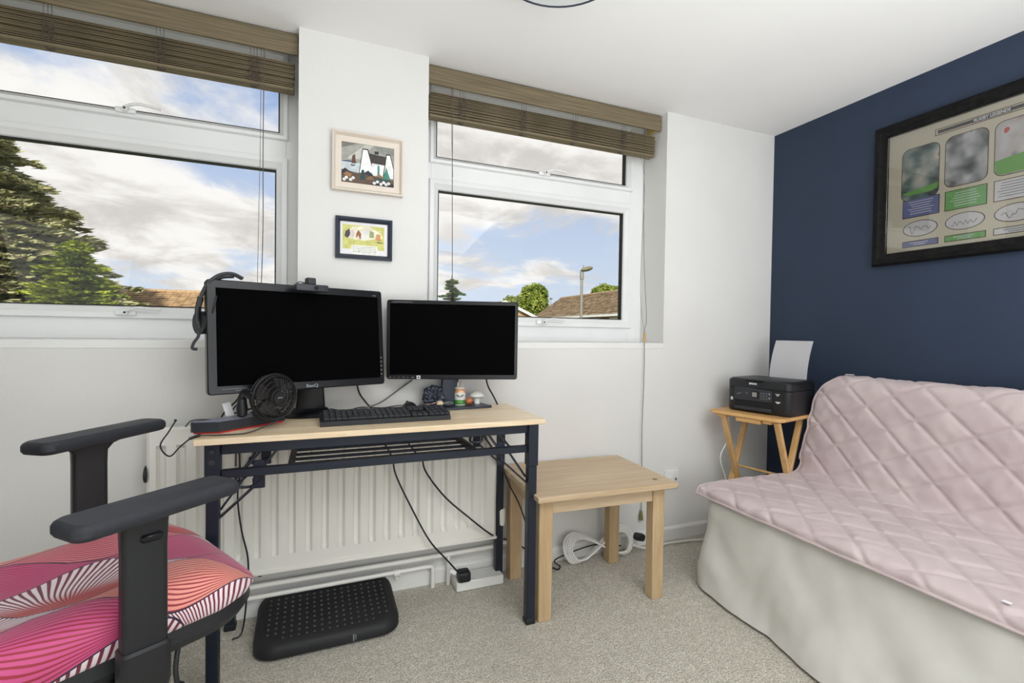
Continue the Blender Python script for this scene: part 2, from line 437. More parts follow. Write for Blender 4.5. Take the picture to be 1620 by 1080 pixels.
window(1, *W1, -1.275, -.127); window(2, *W2, .478, 1.626)

# ------------------------------------------------------------------ blinds
def blind(label, X0, X1, cords, group=None):
    t = thing('wooden_blind', label, 'blind', ((X0+X1)/2, 2.18, H-.002))
    bm = new()
    pr = [(2.112, H-.012), (2.120, H-.003), (2.128, H-.002), (2.131, 2.208), (2.126, 2.200), (2.117, 2.200), (2.111, 2.207)]
    prism(bm, pr, X0+.001, X1, 'yz'); obj('valance', bm, BLIND, t, world=True, smooth=False)
    bm = new(); box(bm, X0+.002, 2.135, H-.045, X1-.01, 2.19, H-.002, .002, 1)
    if X0 > 0: box(bm, X1-.012, 2.128, 2.21, X1-.002, 2.22, H-.003)
    obj('headrail', bm, BLINDH, t, world=True, smooth=False)
    n = 15; zb, ztp = 2.087, 2.176
    random.seed(int(X0*100))
    bmS = new(); box(bmS, -(X1-X0)/2+.012, -.024, -.0016, (X1-X0)/2-.014, .024, .0016, .001, 1)
    me = mesh_from('slat', bmS, False); me.materials.append(BLIND)
    for k in range(n):
        s = bpy.data.objects.new('slat', me); COL.objects.link(s); s.parent = t
        s.location = (random.uniform(-.002, .002), -.014+random.uniform(-.003, .003), zb+(ztp-zb)*k/(n-1)-(H-.002)); s.rotation_euler = (random.uniform(-.08, .08), 0, 0)
    bm = new(); box(bm, X0+.012, 2.142, zb-.017, X1-.014, 2.192, zb-.005, .003, 1); obj('bottom_rail', bm, BLIND, t, world=True, smooth=False)
    for cx in cords:
        bm = new()
        for k in range(26):
            z0 = zb+(ztp-zb)*random.random(); x = cx+random.uniform(-.016, .016)
            tube(bm, [(x, 2.137, z0), (x+random.uniform(-.01, .01), 2.134, z0-.005), (x+random.uniform(-.012, .012), 2.137, z0-random.uniform(.004, .014))], .0009, 4, 2)
        for dx in (-.012, .003, .016): tube(bm, [(cx+dx, 2.139, 2.235), (cx+dx*.8, 2.138, 2.20), (cx+dx, 2.138, zb-.012)], .0009, 4, 3)
        cyl(bm, (cx, 2.16, zb-.022), (cx, 2.16, zb-.016), .012, .012, 10)
        obj('ladder_string', bm, CORD, t, world=True)
    return t
b1 = blind('brown woven wood blind pulled up over the left window', W1[0]+.003, W1[1]-.006, (-1.2, -.87, -.55, -.245))
b2 = blind('brown woven wood blind pulled up over the right window', W2[0]+.008, W2[1]-.006, (.60, .905, 1.185, 1.475))
# left window pull cord (hangs behind the monitor)
t = thing('blind_cord', 'dark cord pair hanging down the left window behind the headset monitor', 'cord', (-.205, 2.115, 1.05))
bm = new()
tube(bm, [(-.205, 2.112, 2.20), (-.207, 2.108, 1.8), (-.206, 2.108, 1.5), (-.212, 2.108, 1.22), (-.21, 2.108, 1.07)], .0017, 6)
tube(bm, [(-.215, 2.112, 2.20), (-.217, 2.11, 1.8), (-.222, 2.11, 1.5), (-.224, 2.11, 1.22), (-.212, 2.108, 1.07)], .001, 6)
obj('string', bm, CORD, t, world=True)
bm = new(); lathe(bm, [(.002, .03), (.006, .02), (.007, 0), (.004, -.012)], 12, T(-.211, 2.108, 1.06)); obj('toggle', bm, CORD, t, world=True)
t = thing('tilt_cord', 'dark cord down the left side of the right window ending in a small toggle', 'cord', (.556, 2.112, 1.25))
bm = new(); tube(bm, [(.548, 2.112, 2.20), (.549, 2.107, 1.8), (.554, 2.107, 1.4), (.556, 2.107, 1.27)], .0016, 6)
tube(bm, [(.541, 2.112, 2.20), (.544, 2.108, 2.0), (.551, 2.107, 1.8)], .001, 6); obj('string', bm, CORD, t, world=True)
bm = new(); lathe(bm, [(.002, .022), (.006, .014), (.007, 0), (.006, -.01), (.002, -.014)], 12, T(.556, 2.107, 1.262)); obj('toggle', bm, BLACKP, t, world=True)
t = thing('long_blind_cord', 'long thin cord at the right window jamb with wooden joiner and green tassel', 'cord', (1.58, 2.05, .15))
bm = new()
tube(bm, [(1.585, 2.108, 2.20), (1.59, 2.106, 1.8), (1.598, 2.106, 1.5), (1.60, 2.08, 1.2), (1.574, 2.058, 1.14), (1.572, 2.057, 1.10)], .0012, 6)
tube(bm, [(1.50, 2.108, 2.17), (1.585, 2.104, 1.95), (1.575, 2.1, 1.5), (1.56, 2.08, 1.3), (1.572, 2.057, 1.10)], .0008, 6)
tube(bm, [(1.572, 2.056, 1.07), (1.573, 2.055, .9), (1.567, 2.055, .6), (1.573, 2.055, .35), (1.572, 2.055, .18)], .0015, 6)
obj('string', bm, CORD, t, world=True)
bm = new(); cyl(bm, (1.572, 2.056, 1.115), (1.572, 2.056, 1.068), .0075, .0075, 12); obj('joiner', bm, mat('bead_wood', rgb(196, 160, 112), .6), t, world=True)
bm = new(); lathe(bm, [(.003, .05), (.007, .044), (.008, .03), (.010, .012), (.011, 0), (.004, -.001)], 12, T(1.572, 2.055, .135)); obj('tassel', bm, mat('olive_wood', rgb(120, 116, 72), .6), t, world=True)

# ------------------------------------------------------------------ wall pictures
def flat_poly(bm, pts, y): bm.faces.new([bm.verts.new((p[0], y, p[1])) for p in pts])
PAINTC = {}
def pc(r, g, b):
    k = (r, g, b)
    if k not in PAINTC: PAINTC[k] = mat('paint_%d_%d_%d' % k, rgb(r, g, b), .6, var=.12, vscale=60, bump=.3, bscale=300)
    return PAINTC[k]
def picture(name, label, x0, x1, z0, z1, fw, fm, prof):
    t = thing(name, label, 'picture', ((x0+x1)/2, WY, z0))
    bm = new(); mitred(bm, x0, x1, z0, z1, prof); obj('frame', bm, fm, t, world=True, smooth=False)
    return t
t = picture('cottage_painting', 'cream framed painting of white cottages, rocks and a dark sail, upper picture between the windows', .043, .322, 1.670, 1.904, .03, CREAM,
            [(0, WY), (0, WY-.026), (.006, WY-.028), (.014, WY-.012), (.036, WY-.010), (.036, WY-.002)])
x0, x1, z0, z1 = .079, .286, 1.706, 1.868; w, h = x1-x0, z1-z0
bm = new(); box(bm, x0-.002, WY-.006, z0-.002, x1+.002, WY-.002, z1+.002); pnt = obj('painting', bm, pc(160, 160, 152), t, world=True, smooth=False)
def pp(pts): return [(x0+w*a, z0+h*b) for a, b in pts]
LAY = [((118, 118, 112), [(0, .85), (.3, 1), (0, 1)]), ((196, 196, 188), [(.1, .6), (.45, 1), (.6, 1), (.35, .62)]), ((140, 142, 136), [(.6, 1), (1, 1), (1, .8), (.7, .82)]),
       ((196, 206, 210), [(0, .28), (0, .54), (.36, .52), (.34, .28)]), ((70, 86, 112), [(0, .53), (.12, .565), (.3, .535), (.3, .52), (0, .515)]),
       ((96, 62, 48), [(.185, .49), (.2, .68), (.25, .73), (.27, .5)]), ((40, 40, 50), [(.165, .46), (.26, .46), (.24, .43), (.18, .43)]),
       ((60, 54, 52), [(.5, .80), (.88, .76), (.82, .55), (.56, .57)]), ((44, 40, 44), [(.62, .8), (.7, .8), (.7, .87), (.62, .87)]),
       ((34, 34, 44), [(.325, .27), (.39, .9), (.5, .9), (.6, .42), (.57, .22)]), ((240, 240, 238), [(.34, .28), (.4, .87), (.485, .87), (.58, .42), (.55, .24)]),
       ((236, 236, 234), [(.57, .25), (.57, .55), (.82, .54), (.8, .25)]), ((62, 140, 132), [(.68, .28), (.68, .52), (.72, .52), (.72, .28)]),
       ((34, 34, 44), [(.78, .22), (.85, .84), (.93, .84), (1, .5), (1, .2)]), ((238, 238, 236), [(.8, .22), (.86, .81), (.92, .81), (.99, .47), (.99, .22)]),
       ((64, 132, 120), [(.78, .18), (.85, .5), (.94, .18)]),
       ((92, 74, 58), [(0, .02), (0, .32), (.12, .3), (.3, .26), (.42, .3), (.6, .24), (.8, .2), (1, .18), (1, 0), (0, 0)]),
       ((36, 38, 48), [(0, .26), (.06, .36), (.16, .28), (.2, .2), (0, .18)]), ((150, 108, 72), [(.02, .2), (.1, .28), (.2, .22), (.16, .14)]),
       ((36, 40, 52), [(.42, .28), (.5, .36), (.6, .26), (.55, .2)]), ((30, 60, 64), [(.34, .1), (.38, .36), (.42, .36), (.45, .12)]),
       ((140, 102, 70), [(.46, .14), (.55, .24), (.64, .14)]), ((40, 76, 76), [(.58, .2), (.95, .16), (.9, .1), (.66, .12)]),
       ((150, 112, 80), [(.62, .22), (.72, .3), (.8, .22)]), ((26, 28, 36), [(.55, .02), (.6, .1), (1, .08), (1, 0)])]
for i, (c, pts) in enumerate(LAY):
    bm = new(); flat_poly(bm, pp(pts), WY-.0062-i*.00012); obj('paint_patch', bm, pc(*c), pnt, world=True, smooth=False)
random.seed(4)
for (cx, cz) in ((.05, .07), (.09, .12), (.17, .08), (.22, .13), (.62, .06), (.68, .1), (.75, .05), (.8, .1), (.85, .06), (.9, .09)):
    bm = new(); flat_poly(bm, pp([(cx+.035*math.cos(a)*random.uniform(.8, 1.1), cz+.04*math.sin(a)) for a in [k*PI/4 for k in range(8)]]), WY-.0096)
    obj('paint_patch', bm, pc(226, 226, 226), pnt, world=True, smooth=False)

DKBLUE = mat('dark_blue_frame', rgb(42, 50, 66), .4)
t = picture('small_print', 'small dark blue framed print with green ground, lower picture between the windows', .058, .281, 1.399, 1.567, .02, DKBLUE,
            [(0, WY), (0, WY-.018), (.010, WY-.022), (.018, WY-.012), (.018, WY-.002)])
bm = new(); box(bm, .074, WY-.006, 1.415, .265, WY-.002, 1.551); pr_ = obj('print', bm, PAPER, t, world=True, smooth=False)
x0, z0, w, h = .074, 1.415, .191, .136
LAY = [((206, 204, 120), [(.06, .18), (.06, .9), (.92, .9), (.92, .18)]), ((240, 240, 232), [(.24, .0), (.24, .3), (.78, .3), (.78, .0)]),
       ((232, 226, 200), [(.12, .6), (.25, .85), (.6, .9), (.85, .7), (.88, .55), (.5, .45), (.2, .48)]),
       ((70, 66, 70), [(.1, .55), (.12, .7), (.2, .78), (.22, .6), (.16, .5)]), ((214, 200, 196), [(.2, .58), (.24, .76), (.3, .74), (.28, .54)]),
       ((150, 92, 66), [(.33, .5), (.34, .66), (.38, .76), (.44, .64), (.42, .46), (.38, .6)]), ((226, 224, 220), [(.45, .5), (.47, .8), (.58, .74), (.56, .48)]),
       ((150, 160, 120), [(.6, .55), (.62, .76), (.7, .72), (.7, .56)]), ((214, 152, 96), [(.73, .5), (.76, .68), (.84, .66), (.84, .46)]),
       ((90, 86, 84), [(.76, .44), (.9, .42), (.88, .4), (.78, .41)])]
for i, (c, pts) in enumerate(LAY):
    bm = new(); flat_poly(bm, pp(pts), WY-.0062-i*.00012); obj('print_patch', bm, pc(*c), pr_, world=True, smooth=False)
bm = new()
for k in range(4):
    zc = z0+h*(.25-.05*k); x = x0+w*.27
    while x < x0+w*.75:
        L = random.uniform(.003, .01); flat_poly(bm, [(x, zc), (x+L, zc), (x+L, zc+.0015), (x, zc+.0015)], WY-.0076); x += L+.002
obj('text_lines', bm, pc(110, 108, 104), pr_, world=True, smooth=False)

# sports display on the navy wall.  u runs from the left edge (y=1.497) to the right
def UY(u): return 1.435-u
t = thing('framed_sports_display', 'large black framed RUGBY LEGENDS display of photos and signatures on the navy wall', 'picture', (WX, 1.02, 1.447))
ya, yb, za, zb_ = 1.497, .513, 1.447, 2.097
def rp(bm, prof):   # mitred ring on the right wall: prof (inset, distance from wall)
    rings = []
    for ins, d in prof:
        x = WX-d
        rings.append([bm.verts.new((x, ya-ins, za+ins)), bm.verts.new((x, yb+ins, za+ins)), bm.verts.new((x, yb+ins, zb_-ins)), bm.verts.new((x, ya-ins, zb_-ins))])
    for a, b in zip(rings, rings[1:]+rings[:1]):
        for k in range(4): bm.faces.new((a[k], a[(k+1) % 4], b[(k+1) % 4], b[k]))
bm = new(); rp(bm, [(0, 0), (0, .026), (.008, .034), (.026, .036), (.040, .028), (.050, .026), (.054, .018), (.056, .002)]); obj('frame', bm, BFRAME, t, world=True, ang=25)
MOUNT = mat('mount_card', rgb(222, 213, 192), .8)
bm = new(); box(bm, WX-.010, yb+.05, za+.05, WX-.002, ya-.05, zb_-.05); mt = obj('mount', bm, MOUNT, t, world=True, smooth=False)
BRN = mat('brown_bevel', rgb(92, 62, 42), .6)
def wp(bm, pts, d): bm.faces.new([bm.verts.new((WX-d, UY(u), z)) for u, z in pts])
def ell(cu, cz, a, b, n=28): return [(cu+a*math.cos(2*PI*k/n), cz+b*math.sin(2*PI*k/n)) for k in range(n)]
def rr(u0, u1, z0, z1, r): return [(p[0], p[1]) for p in rrect(u0, z0, u1, z1, r, 5)]
def rc(u0, u1, z0, z1): return [(u0, z0), (u1, z0), (u1, z1), (u0, z1)]
def panel(name, out, inn, m, d=.0105):
    bm = new(); wp(bm, out, d); obj('bevel_line', bm, BRN, mt, world=True, smooth=False)
    bm = new(); wp(bm, inn, d+.0006); return obj(name, bm, m, mt, world=True, smooth=False)
def blurphoto(name, cols, sc):
    m = bpy.data.materials.new(name); m.use_nodes = True; nt = m.node_tree; b = nt.nodes['Principled BSDF']; b.inputs['Roughness'].default_value = .5
    tc = nt.nodes.new('ShaderNodeTexCoord'); n = noisen(nt, mapped(nt, tc.outputs['Object'], loc=(sum(map(ord, name)) % 7, 3, 1)), sc, 2, .5)
    r = nt.nodes.new('ShaderNodeValToRGB'); nt.links.new(n.s, r.inputs[0])
    els = r.color_ramp.elements
    for i, c in enumerate(cols):
        e = els[i] if i < 2 else els.new(.5)
        e.position = .32+.36*i/(len(cols)-1); e.color = c
    els[1].position = .32+.36/(len(cols)-1)
    sp = nt.nodes.new('ShaderNodeSeparateXYZ'); nt.links.new(tc.outputs['Object'], sp.inputs[0])
    nt.links.new(r.outputs[0], b.inputs['Base Color']); return m
PH1 = blurphoto('photo_crowd', [rgb(60, 64, 72), rgb(96, 120, 118), rgb(196, 160, 160), rgb(222, 214, 204)], 11)
PH2 = blurphoto('photo_mono', [rgb(72, 72, 74), rgb(128, 128, 130), rgb(176, 176, 176), rgb(212, 212, 212)], 13)
PH3 = blurphoto('photo_match', [rgb(98, 104, 116), rgb(196, 186, 182), rgb(206, 96, 80), rgb(214, 212, 212)], 12)
GRN = mat('photo_grass', rgb(120, 176, 92), .6)
for k, (u0, ph, gz) in enumerate(((.05, PH1, 1.775), (.213, PH2, 1.0), (.375, PH3, 1.82), (.537, PH1, 1.79), (.70, PH2, 1.0))):
    u1 = u0+.139
    if u1 > .82: u1 = .83
    panel('photo', rr(u0-.003, u1+.003, 1.747 if k else 1.727, 1.963, .03), rr(u0, u1, 1.750 if k else 1.73, 1.960, .028), ph)
    if gz > 1.1:
        bm = new(); wp(bm, [(u0+.004, 1.762), (u0+.02, 1.753), (u1-.02, 1.753), (u1-.004, 1.762), (u1, gz+.01), (u0, gz-.01)], .0115); obj('grass_strip', bm, GRN, mt, world=True, smooth=False)
BLU = mat('panel_blue', rgb(116, 122, 172), .6); GRP = mat('panel_green', rgb(124, 184, 110), .6); WHP = mat('panel_white', rgb(226, 222, 222), .6)
for k, (u0, m) in enumerate(((.058, BLU), (.217, GRP), (.377, WHP), (.539, BLU), (.70, GRP))):
    u1 = min(u0+.135, .828)
    panel('caption', rc(u0-.003, u1+.003, 1.650, 1.733), rc(u0, u1, 1.653, 1.730), m)
    bm = new(); random.seed(k+30)
    for j in range(6):
        L = random.uniform(.07, .115) if k != 2 else random.uniform(.09, .12); a = u0+(.135-L)/2; z = 1.718-.0105*j; wp(bm, rc(a, a+L, z, z+.0028), .0115)
    obj('caption_lines', bm, WHP if k != 2 else LOGOG, mt, world=True, smooth=False)
    cu = u0+.067
    panel('signature_card', ell(cu, 1.598, .067, .036), ell(cu, 1.598, .0635, .033), WHP)
    bm = new(); random.seed(k*5+2)
    pts = []
    for q in range(13): pts.append((WX-.0125, UY(cu-.045+.0072*q), 1.592+random.uniform(-.016, .018)+q*.0008))
    tube(bm, pts, .0007, 4, 5); obj('signature', bm, mat('ink', rgb(50, 50, 58), .6), mt, world=True)
    panel('name_bar', rc(u0, u1+.003, 1.518, 1.546), rc(u0+.003, u1, 1.521, 1.543), m)
    bm = new(); wp(bm, rc(u0+.03, u0+.10, 1.534, 1.537), .0115); wp(bm, rc(u0+.045, u0+.09, 1.526, 1.529), .0115); obj('name_lines', bm, WHP if k != 2 else LOGOG, mt, world=True, smooth=False)
panel('title_bar', rc(.172, .65, 1.985, 2.013), rc(.175, .647, 1.988, 2.010), MOUNT)
bm = new(); wp(bm, rc(.182, .640, 1.992, 2.006), .0115); obj('title_strip', bm, mat('title_grey', rgb(74, 70, 68), .6), mt, world=True, smooth=False)
MT = Matrix(((0, 0, -1, WX-.0118), (-1, 0, 0, UY(.361)), (0, 1, 0, 1.9990), (0, 0, 0, 1)))
bm = new(); wp(bm, rc(.300, .422, 1.990, 2.008), .0117); obj('title_ground', bm, mat('title_grey2', rgb(84, 78, 74), .6), mt, world=True, smooth=False)
text('title_lettering', 'RUGBY LEGENDS', .0175, LOGO, mt, MT, .0002, True, .84, .0006)
bm = new(); box(bm, WX-.020, yb+.054, za+.054, WX-.018, ya-.054, zb_-.054); obj('glass', bm, PGLASS, t, world=True, smooth=False)

# ------------------------------------------------------------------ radiator and pipes
t = thing('radiator', 'cream white ribbed panel radiator under the windows behind the desk', 'radiator', (.09, 2.0, .21))
RX0, RX1, RZ0, RZ1, RYF = -.548, .735, .205, .76, 1.975
bm = new()
np_ = 21; pitch = (RX1-RX0-.05)/np_
prof = [(RX0, RYF+.012), (RX0+.012, RYF)]
for k in range(np_):
    a = RX0+.03+pitch*k
    prof += [(a, RYF), (a+pitch*.12, RYF+.018), (a+pitch*.34, RYF+.018), (a+pitch*.5, RYF), (a+pitch*.9, RYF-.001)]
prof += [(RX1-.012, RYF), (RX1, RYF+.012)]
def lv(z, flat): return [Vector((x, (RYF if (flat and 2 <= i < len(prof)-2) else y), z)) for i, (x, y) in enumerate(prof)]
rows = [lv(RZ0+.0, 1), lv(RZ0+.055, 1), lv(RZ0+.07, 0), lv(RZ1-.075, 0), lv(RZ1-.06, 1), lv(RZ1-.006, 1)]
top = [Vector((p.x, p.y+.006, RZ1)) for p in rows[-1]]; rows.append(top)
rows.append([Vector((p.x, RYF+.03, RZ1)) for p in rows[-1]])
vs = [[bm.verts.new(p) for p in r] for r in rows]
for a, b in zip(vs, vs[1:]):
    for k in range(len(a)-1): bm.faces.new((a[k], a[k+1], b[k+1], b[k]))
obj('front_panel', bm, RADM, t, world=True, ang=30)
bm = new(); box(bm, RX0+.002, RYF+.022, RZ0, RX1-.002, RYF+.05, RZ1-.004, .004, 1); obj('rear_panel', bm, RADM, t, world=True)
bm = new(); box(bm, RX0, RYF-.008, RZ0-.010, RX1, RYF+.012, RZ0+.003, .003, 1); obj('bottom_rail', bm, RADM, t, world=True)
bm = new(); cyl(bm, (-.196, 1.99, .19), (-.196, 1.99, .196), .009, .009, 12); ball(bm, (-.2, 1.995, .188), .009); obj('drain_plug', bm, mat('brass', rgb(150, 116, 66), .4, metal=.8), t, world=True)
bm = new(); cyl(bm, (RX0-.006, 2.0, .6), (RX0+.002, 2.0, .6), .03, .03, 16); obj('side_knob', bm, BLACKP, t, world=True)
bm = new(); cyl(bm, (RX1+.03, 2.0, .16), (RX1+.03, 2.0, .24), .011, .011, 12); lathe(bm, [(.014, .24), (.019, .25), (.02, .31), (.014, .32)], 16, T(RX1+.03, 2.0, 0)); cyl(bm, (RX1-.005, 2.0, .222), (RX1+.03, 2.0, .222), .009, .009, 10)
obj('valve', bm, RADM, t, world=True)
t = thing('heating_pipes', 'white painted heating pipes along the wall beneath the radiator', 'pipe', (.3, 2.03, 0))
PM = RADM
bm = new(); tube(bm, [(-.75, 2.035, .125), (RX1+.02, 2.035, .132), (RX1+.03, 2.02, .15), (RX1+.03, 2.0, .17)], .011, 10, 4); obj('upper_pipe', bm, PM, t, world=True)
bm = new(); tube(bm, [(-.75, 2.03, .082), (.445, 2.03, .092)], .009, 10, 0); tube(bm, [(.435, 2.03, .092), (.458, 2.03, .09), (.463, 2.03, .07), (.463, 2.03, .0)], .009, 10, 4)
obj('lower_pipe', bm, PM, t, world=True)
bm = new(); tube(bm, [(.532, 2.03, .125), (.532, 2.03, .0)], .0085, 10, 0); obj('drop_pipe', bm, PM, t, world=True)
bm = new(); cyl(bm, (.297, 2.03, .088), (.321, 2.03, .088), .014, .014, 12); cyl(bm, (.309, 2.03, .088), (.309, 2.03, .062), .006, .006, 8); obj('pipe_clip', bm, PM, t, world=True)
# surface cable box on the floor
bm = new(); box(bm, .548, 1.945, .002, .76, 2.035, .042, .003, 1)
tag(obj('cable_box', bm, GLOSSW), 'long white cable box lying on the carpet by the wall', 'box')
t = thing('black_mains_plug', 'black mains plug on the white cable box under the desk, with its lead', 'plug', (.575, 1.955, .042))
bm = new(); box(bm, .553, 1.93, .043, .608, 1.985, .088, .011, 2); obj('plug_body', bm, BLACKP, t, world=True)
bm = new(); tube(bm, [(.272, 1.90, .62), (.285, 1.93, .54), (.345, 1.935, .405), (.425, 1.935, .25), (.50, 1.94, .155), (.555, 1.953, .085)], .0036, 8); obj('lead', bm, BLACKP, t, world=True)
bm = new(); box(bm, .515, 1.948, .085, .545, 1.95, .10, 0, 1, T(.53, 1.95, .09)@RY(.6)@T(-.53, -1.95, -.09)); obj('lead_tag', bm, PAPER, t, world=True, smooth=False)
bm = new(); tube(bm, [(.385, 1.90, .60), (.41, 1.93, .53), (.49, 1.935, .42), (.60, 1.94, .315), (.69, 1.95, .235), (.77, 2.03, .17), (.86, 2.045, .125), (.97, 1.965, .05), (1.03, 1.96, .012), (1.06, 1.985, .01), (1.04, 2.005, .03), (1.12, 2.012, .05), (1.26, 2.0, .075), (1.40, 1.985, .055)], .0036, 8)
tag(obj('desk_lead', bm, BLACKP), 'black lead sagging from the desk across the radiator to the cable coil', 'cable')
bm = new(); tube(bm, [(.745, 1.9, .74), (.715, 1.89, .66), (.70, 1.86, .6), (.74, 1.86, .48), (.80, 1.87, .37), (.87, 1.90, .2), (.95, 1.96, .05), (1.03, 1.975, .01)], .0032, 8)
tag(obj('corner_lead', bm, BLACKP), 'black lead dropping inside the right end of the desk', 'cable')
bm = new(); tube(bm, [(-.268, 1.96, .75), (-.262, 1.955, .6), (-.268, 1.95, .5), (-.255, 1.95, .38), (-.235, 1.95, .28), (-.235, 1.95, .18), (-.25, 1.94, .02), (-.28, 1.92, .005)], .003, 8)
tag(obj('left_lead', bm, BLACKP), 'thin black lead between the left legs of the desk', 'cable')
# white cable coil
t = thing('white_cable_coil', 'coiled white extension cable in a figure of eight on the floor under the side table', 'cable', (1.28, 2.0, .0))
bm = new(); random.seed(3)
for k in range(5):
    pts = []; A = .195-.008*k; Bq = .066-.0045*k
    for j in range(33):
        a = 2*PI*j/32; x = 1.285+A*math.sin(a)+random.uniform(-.002, .002); s = Bq*math.sin(2*a)
        pts.append((x, 2.005-.02*k*.3+s*.25, .075+s*1.0+random.uniform(-.002, .002)))
    tube(bm, pts, .0052, 8, 3)
obj('coil', bm, WCABLE, t, world=True)
bm = new(); box(bm, 1.335, 1.985, .05, 1.39, 2.02, .09, .01, 2); obj('socket_end', bm, BLACKP, t, world=True)
bm = new(); box(bm, 1.485, 1.975, .062, 1.545, 2.01, .10, .012, 2, T(1.51, 1.99, .08)@RY(.3)@T(-1.51, -1.99, -.08)); obj('plug_end', bm, BLACKP, t, world=True)
bm = new(); tube(bm, [(1.47, 1.98, .05), (1.54, 1.99, .02), (1.6, 2.0, .012), (1.7, 2.005, .012), (1.8, 1.995, .014), (1.9, 1.98, .012), (2.05, 1.93, .01), (2.1, 1.9, .012)], .0055, 8)
tag(obj('floor_cable', bm, WCABLE), 'single cream cable along the skirting towards the sofa', 'cable')
bm = new(); tube(bm, [(2.03, 1.93, .70), (2.035, 1.94, .55), (2.0, 1.95, .45), (2.06, 1.96, .3), (2.04, 1.95, .1), (2.0, 1.92, .012)], .003, 8)
tag(obj('printer_cable', bm, WCABLE), 'thin white cable hanging under the folding table beside its crossed legs', 'cable')
# wall socket
t = thing('wall_socket', 'square white wall socket beside the side table top', 'socket', (1.775, WY, .28))
bm = new(); box(bm, 1.728, WY-.011, .279, 1.824, WY, .376, .003, 2); obj('face_plate', bm, UPVC, t, world=True)
bm = new(); box(bm, 1.795, WY-.013, .322, 1.802, WY-.010, .333); obj('socket_hole', bm, BLACKP, t, world=True)
bm = new(); box(bm, 1.752, WY-.015, .30, 1.79, WY-.010, .345, .003, 1); obj('blank_insert', bm, GLOSSW, t, world=True)

# ------------------------------------------------------------------ desk
DZ = .785; DX0, DX1, DY0, DY1 = -.335, .792, 1.615, 2.03
t = thing('folding_desk', 'folding computer desk with pale wood top and dark blue steel frame', 'desk', (.23, 1.82, 0))
bm = new(); box(bm, DX0, DY0, DZ-.019, DX1, DY1, DZ, .0015, 1); obj('desktop', bm, DESKW, t, world=True)
lz = DZ-.019
LEGS = ((-.308, 1.635), (.735, 1.635), (-.314, 1.985), (.737, 1.985))
for x, y in LEGS:
    bm = new(); box(bm, x, y, .02, x+.034, y+.034, lz-.04, .003, 1); lg = obj('leg', bm, NAVYMET, t, world=True)
    bm = new(); box(bm, x-.002, y-.002, 0, x+.036, y+.036, .022, .003, 1); obj('foot_cap', bm, RUBBER, lg, world=True)
    bm = new(); box(bm, x-.003, y-.003, lz-.16, x+.037, y+.037, lz-.001, .002, 1); sl = obj('leg_sleeve', bm, NAVYMET, lg, world=True)
for y in (1.645, 1.99):
    bm = new(); box(bm, -.27, y, lz-.036, .735, y+.022, lz-.001, .002, 1); obj('apron', bm, NAVYMET, t, world=True)
for x in (-.30, .745):
    bm = new(); box(bm, x, 1.675, lz-.036, x+.02, 1.985, lz-.001, .002, 1); obj('side_apron', bm, NAVYMET, t, world=True)
for y, z in ((1.648, .656), (1.992, .656)):
    bm = new(); box(bm, -.27, y, z, .735, y+.020, z+.026, .002, 1); obj('rail', bm, NAVYMET, t, world=True)
for x in (-.09, .525):
    bm = new(); box(bm, x, 1.668, .658, x+.018, 1.992, .680, .002, 1); obj('shelf_end', bm, NAVYMET, t, world=True)
for y in (1.725, 1.785, 1.85, 1.92):
    bm = new(); cyl(bm, (-.075, y, .664), (.53, y, .664), .0055, .0055, 10); obj('shelf_rod', bm, NAVYMET, t, world=True)
for x in (.245, .335):
    bm = new(); cyl(bm, (x, 1.66, .657), (x, 2.0, .657), .003, .003, 8); obj('cross_wire', bm, NAVYMET, t, world=True)
for y in (1.672, 1.965):
    for s, xr in ((1, .735), (-1, -.272 if y < 1.8 else -.279)):
        X = lambda a: xr-s*a
        bm = new(); bar(bm, (X(.160), y, .742), (X(.10), y, .658), .006, .024, (0, 1, 0)); obj('folding_stay', bm, NAVYMET, t, world=True)
        bm = new(); bar(bm, (X(.122), y+.012, .748), (X(.052), y+.012, .662), .006, .020, (0, 1, 0)); cyl(bm, (X(.055), y, .668), (X(.055), y+.02, .668), .009, .009, 10); obj('folding_stay', bm, NAVYMET, t, world=True)
        bm = new(); bar(bm, (X(.066), y+.006, .655), (X(-.004), y+.006, .555), .006, .016, (0, 1, 0)); obj('hinge_link', bm, NAVYMET, t, world=True)
        bm = new(); bar(bm, (X(.11), y-.004, .640), (X(-.004), y-.004, .535), .006, .024, (0, 1, 0)); obj('hinge_brace', bm, NAVYMET, t, world=True)
        bm = new(); box(bm, min(X(.118), X(.085)), y-.006, .612, max(X(.118), X(.085)), y, .70, .002, 1); obj('hinge_plate', bm, NAVYMET, t, world=True)
    for xr, s in ((-.195, 1), (.555, 1)):
        bm = new(); tube(bm, [(xr-.035, y+.01, .64 if xr < 0 else .73), (xr-.035, y+.01, .618 if xr < 0 else .704), (xr+.005, y+.01, .617 if xr < 0 else .703), (xr+.008, y+.01, .64 if xr < 0 else .726)], .0045, 8, 4); obj('release_loop', bm, NAVYMET, t, world=True)
bm = new(); cyl(bm, (-.291, 1.636, .712), (-.291, 1.628, .712), .009, .009, 14); cyl(bm, (-.29, 1.62, .745), (-.29, 1.636, .745), .006, .006, 10); obj('spring_pin', bm, CHARCO, t, world=True)
# worn bare patch on the desk's left sleeve is the pin only; end of desk

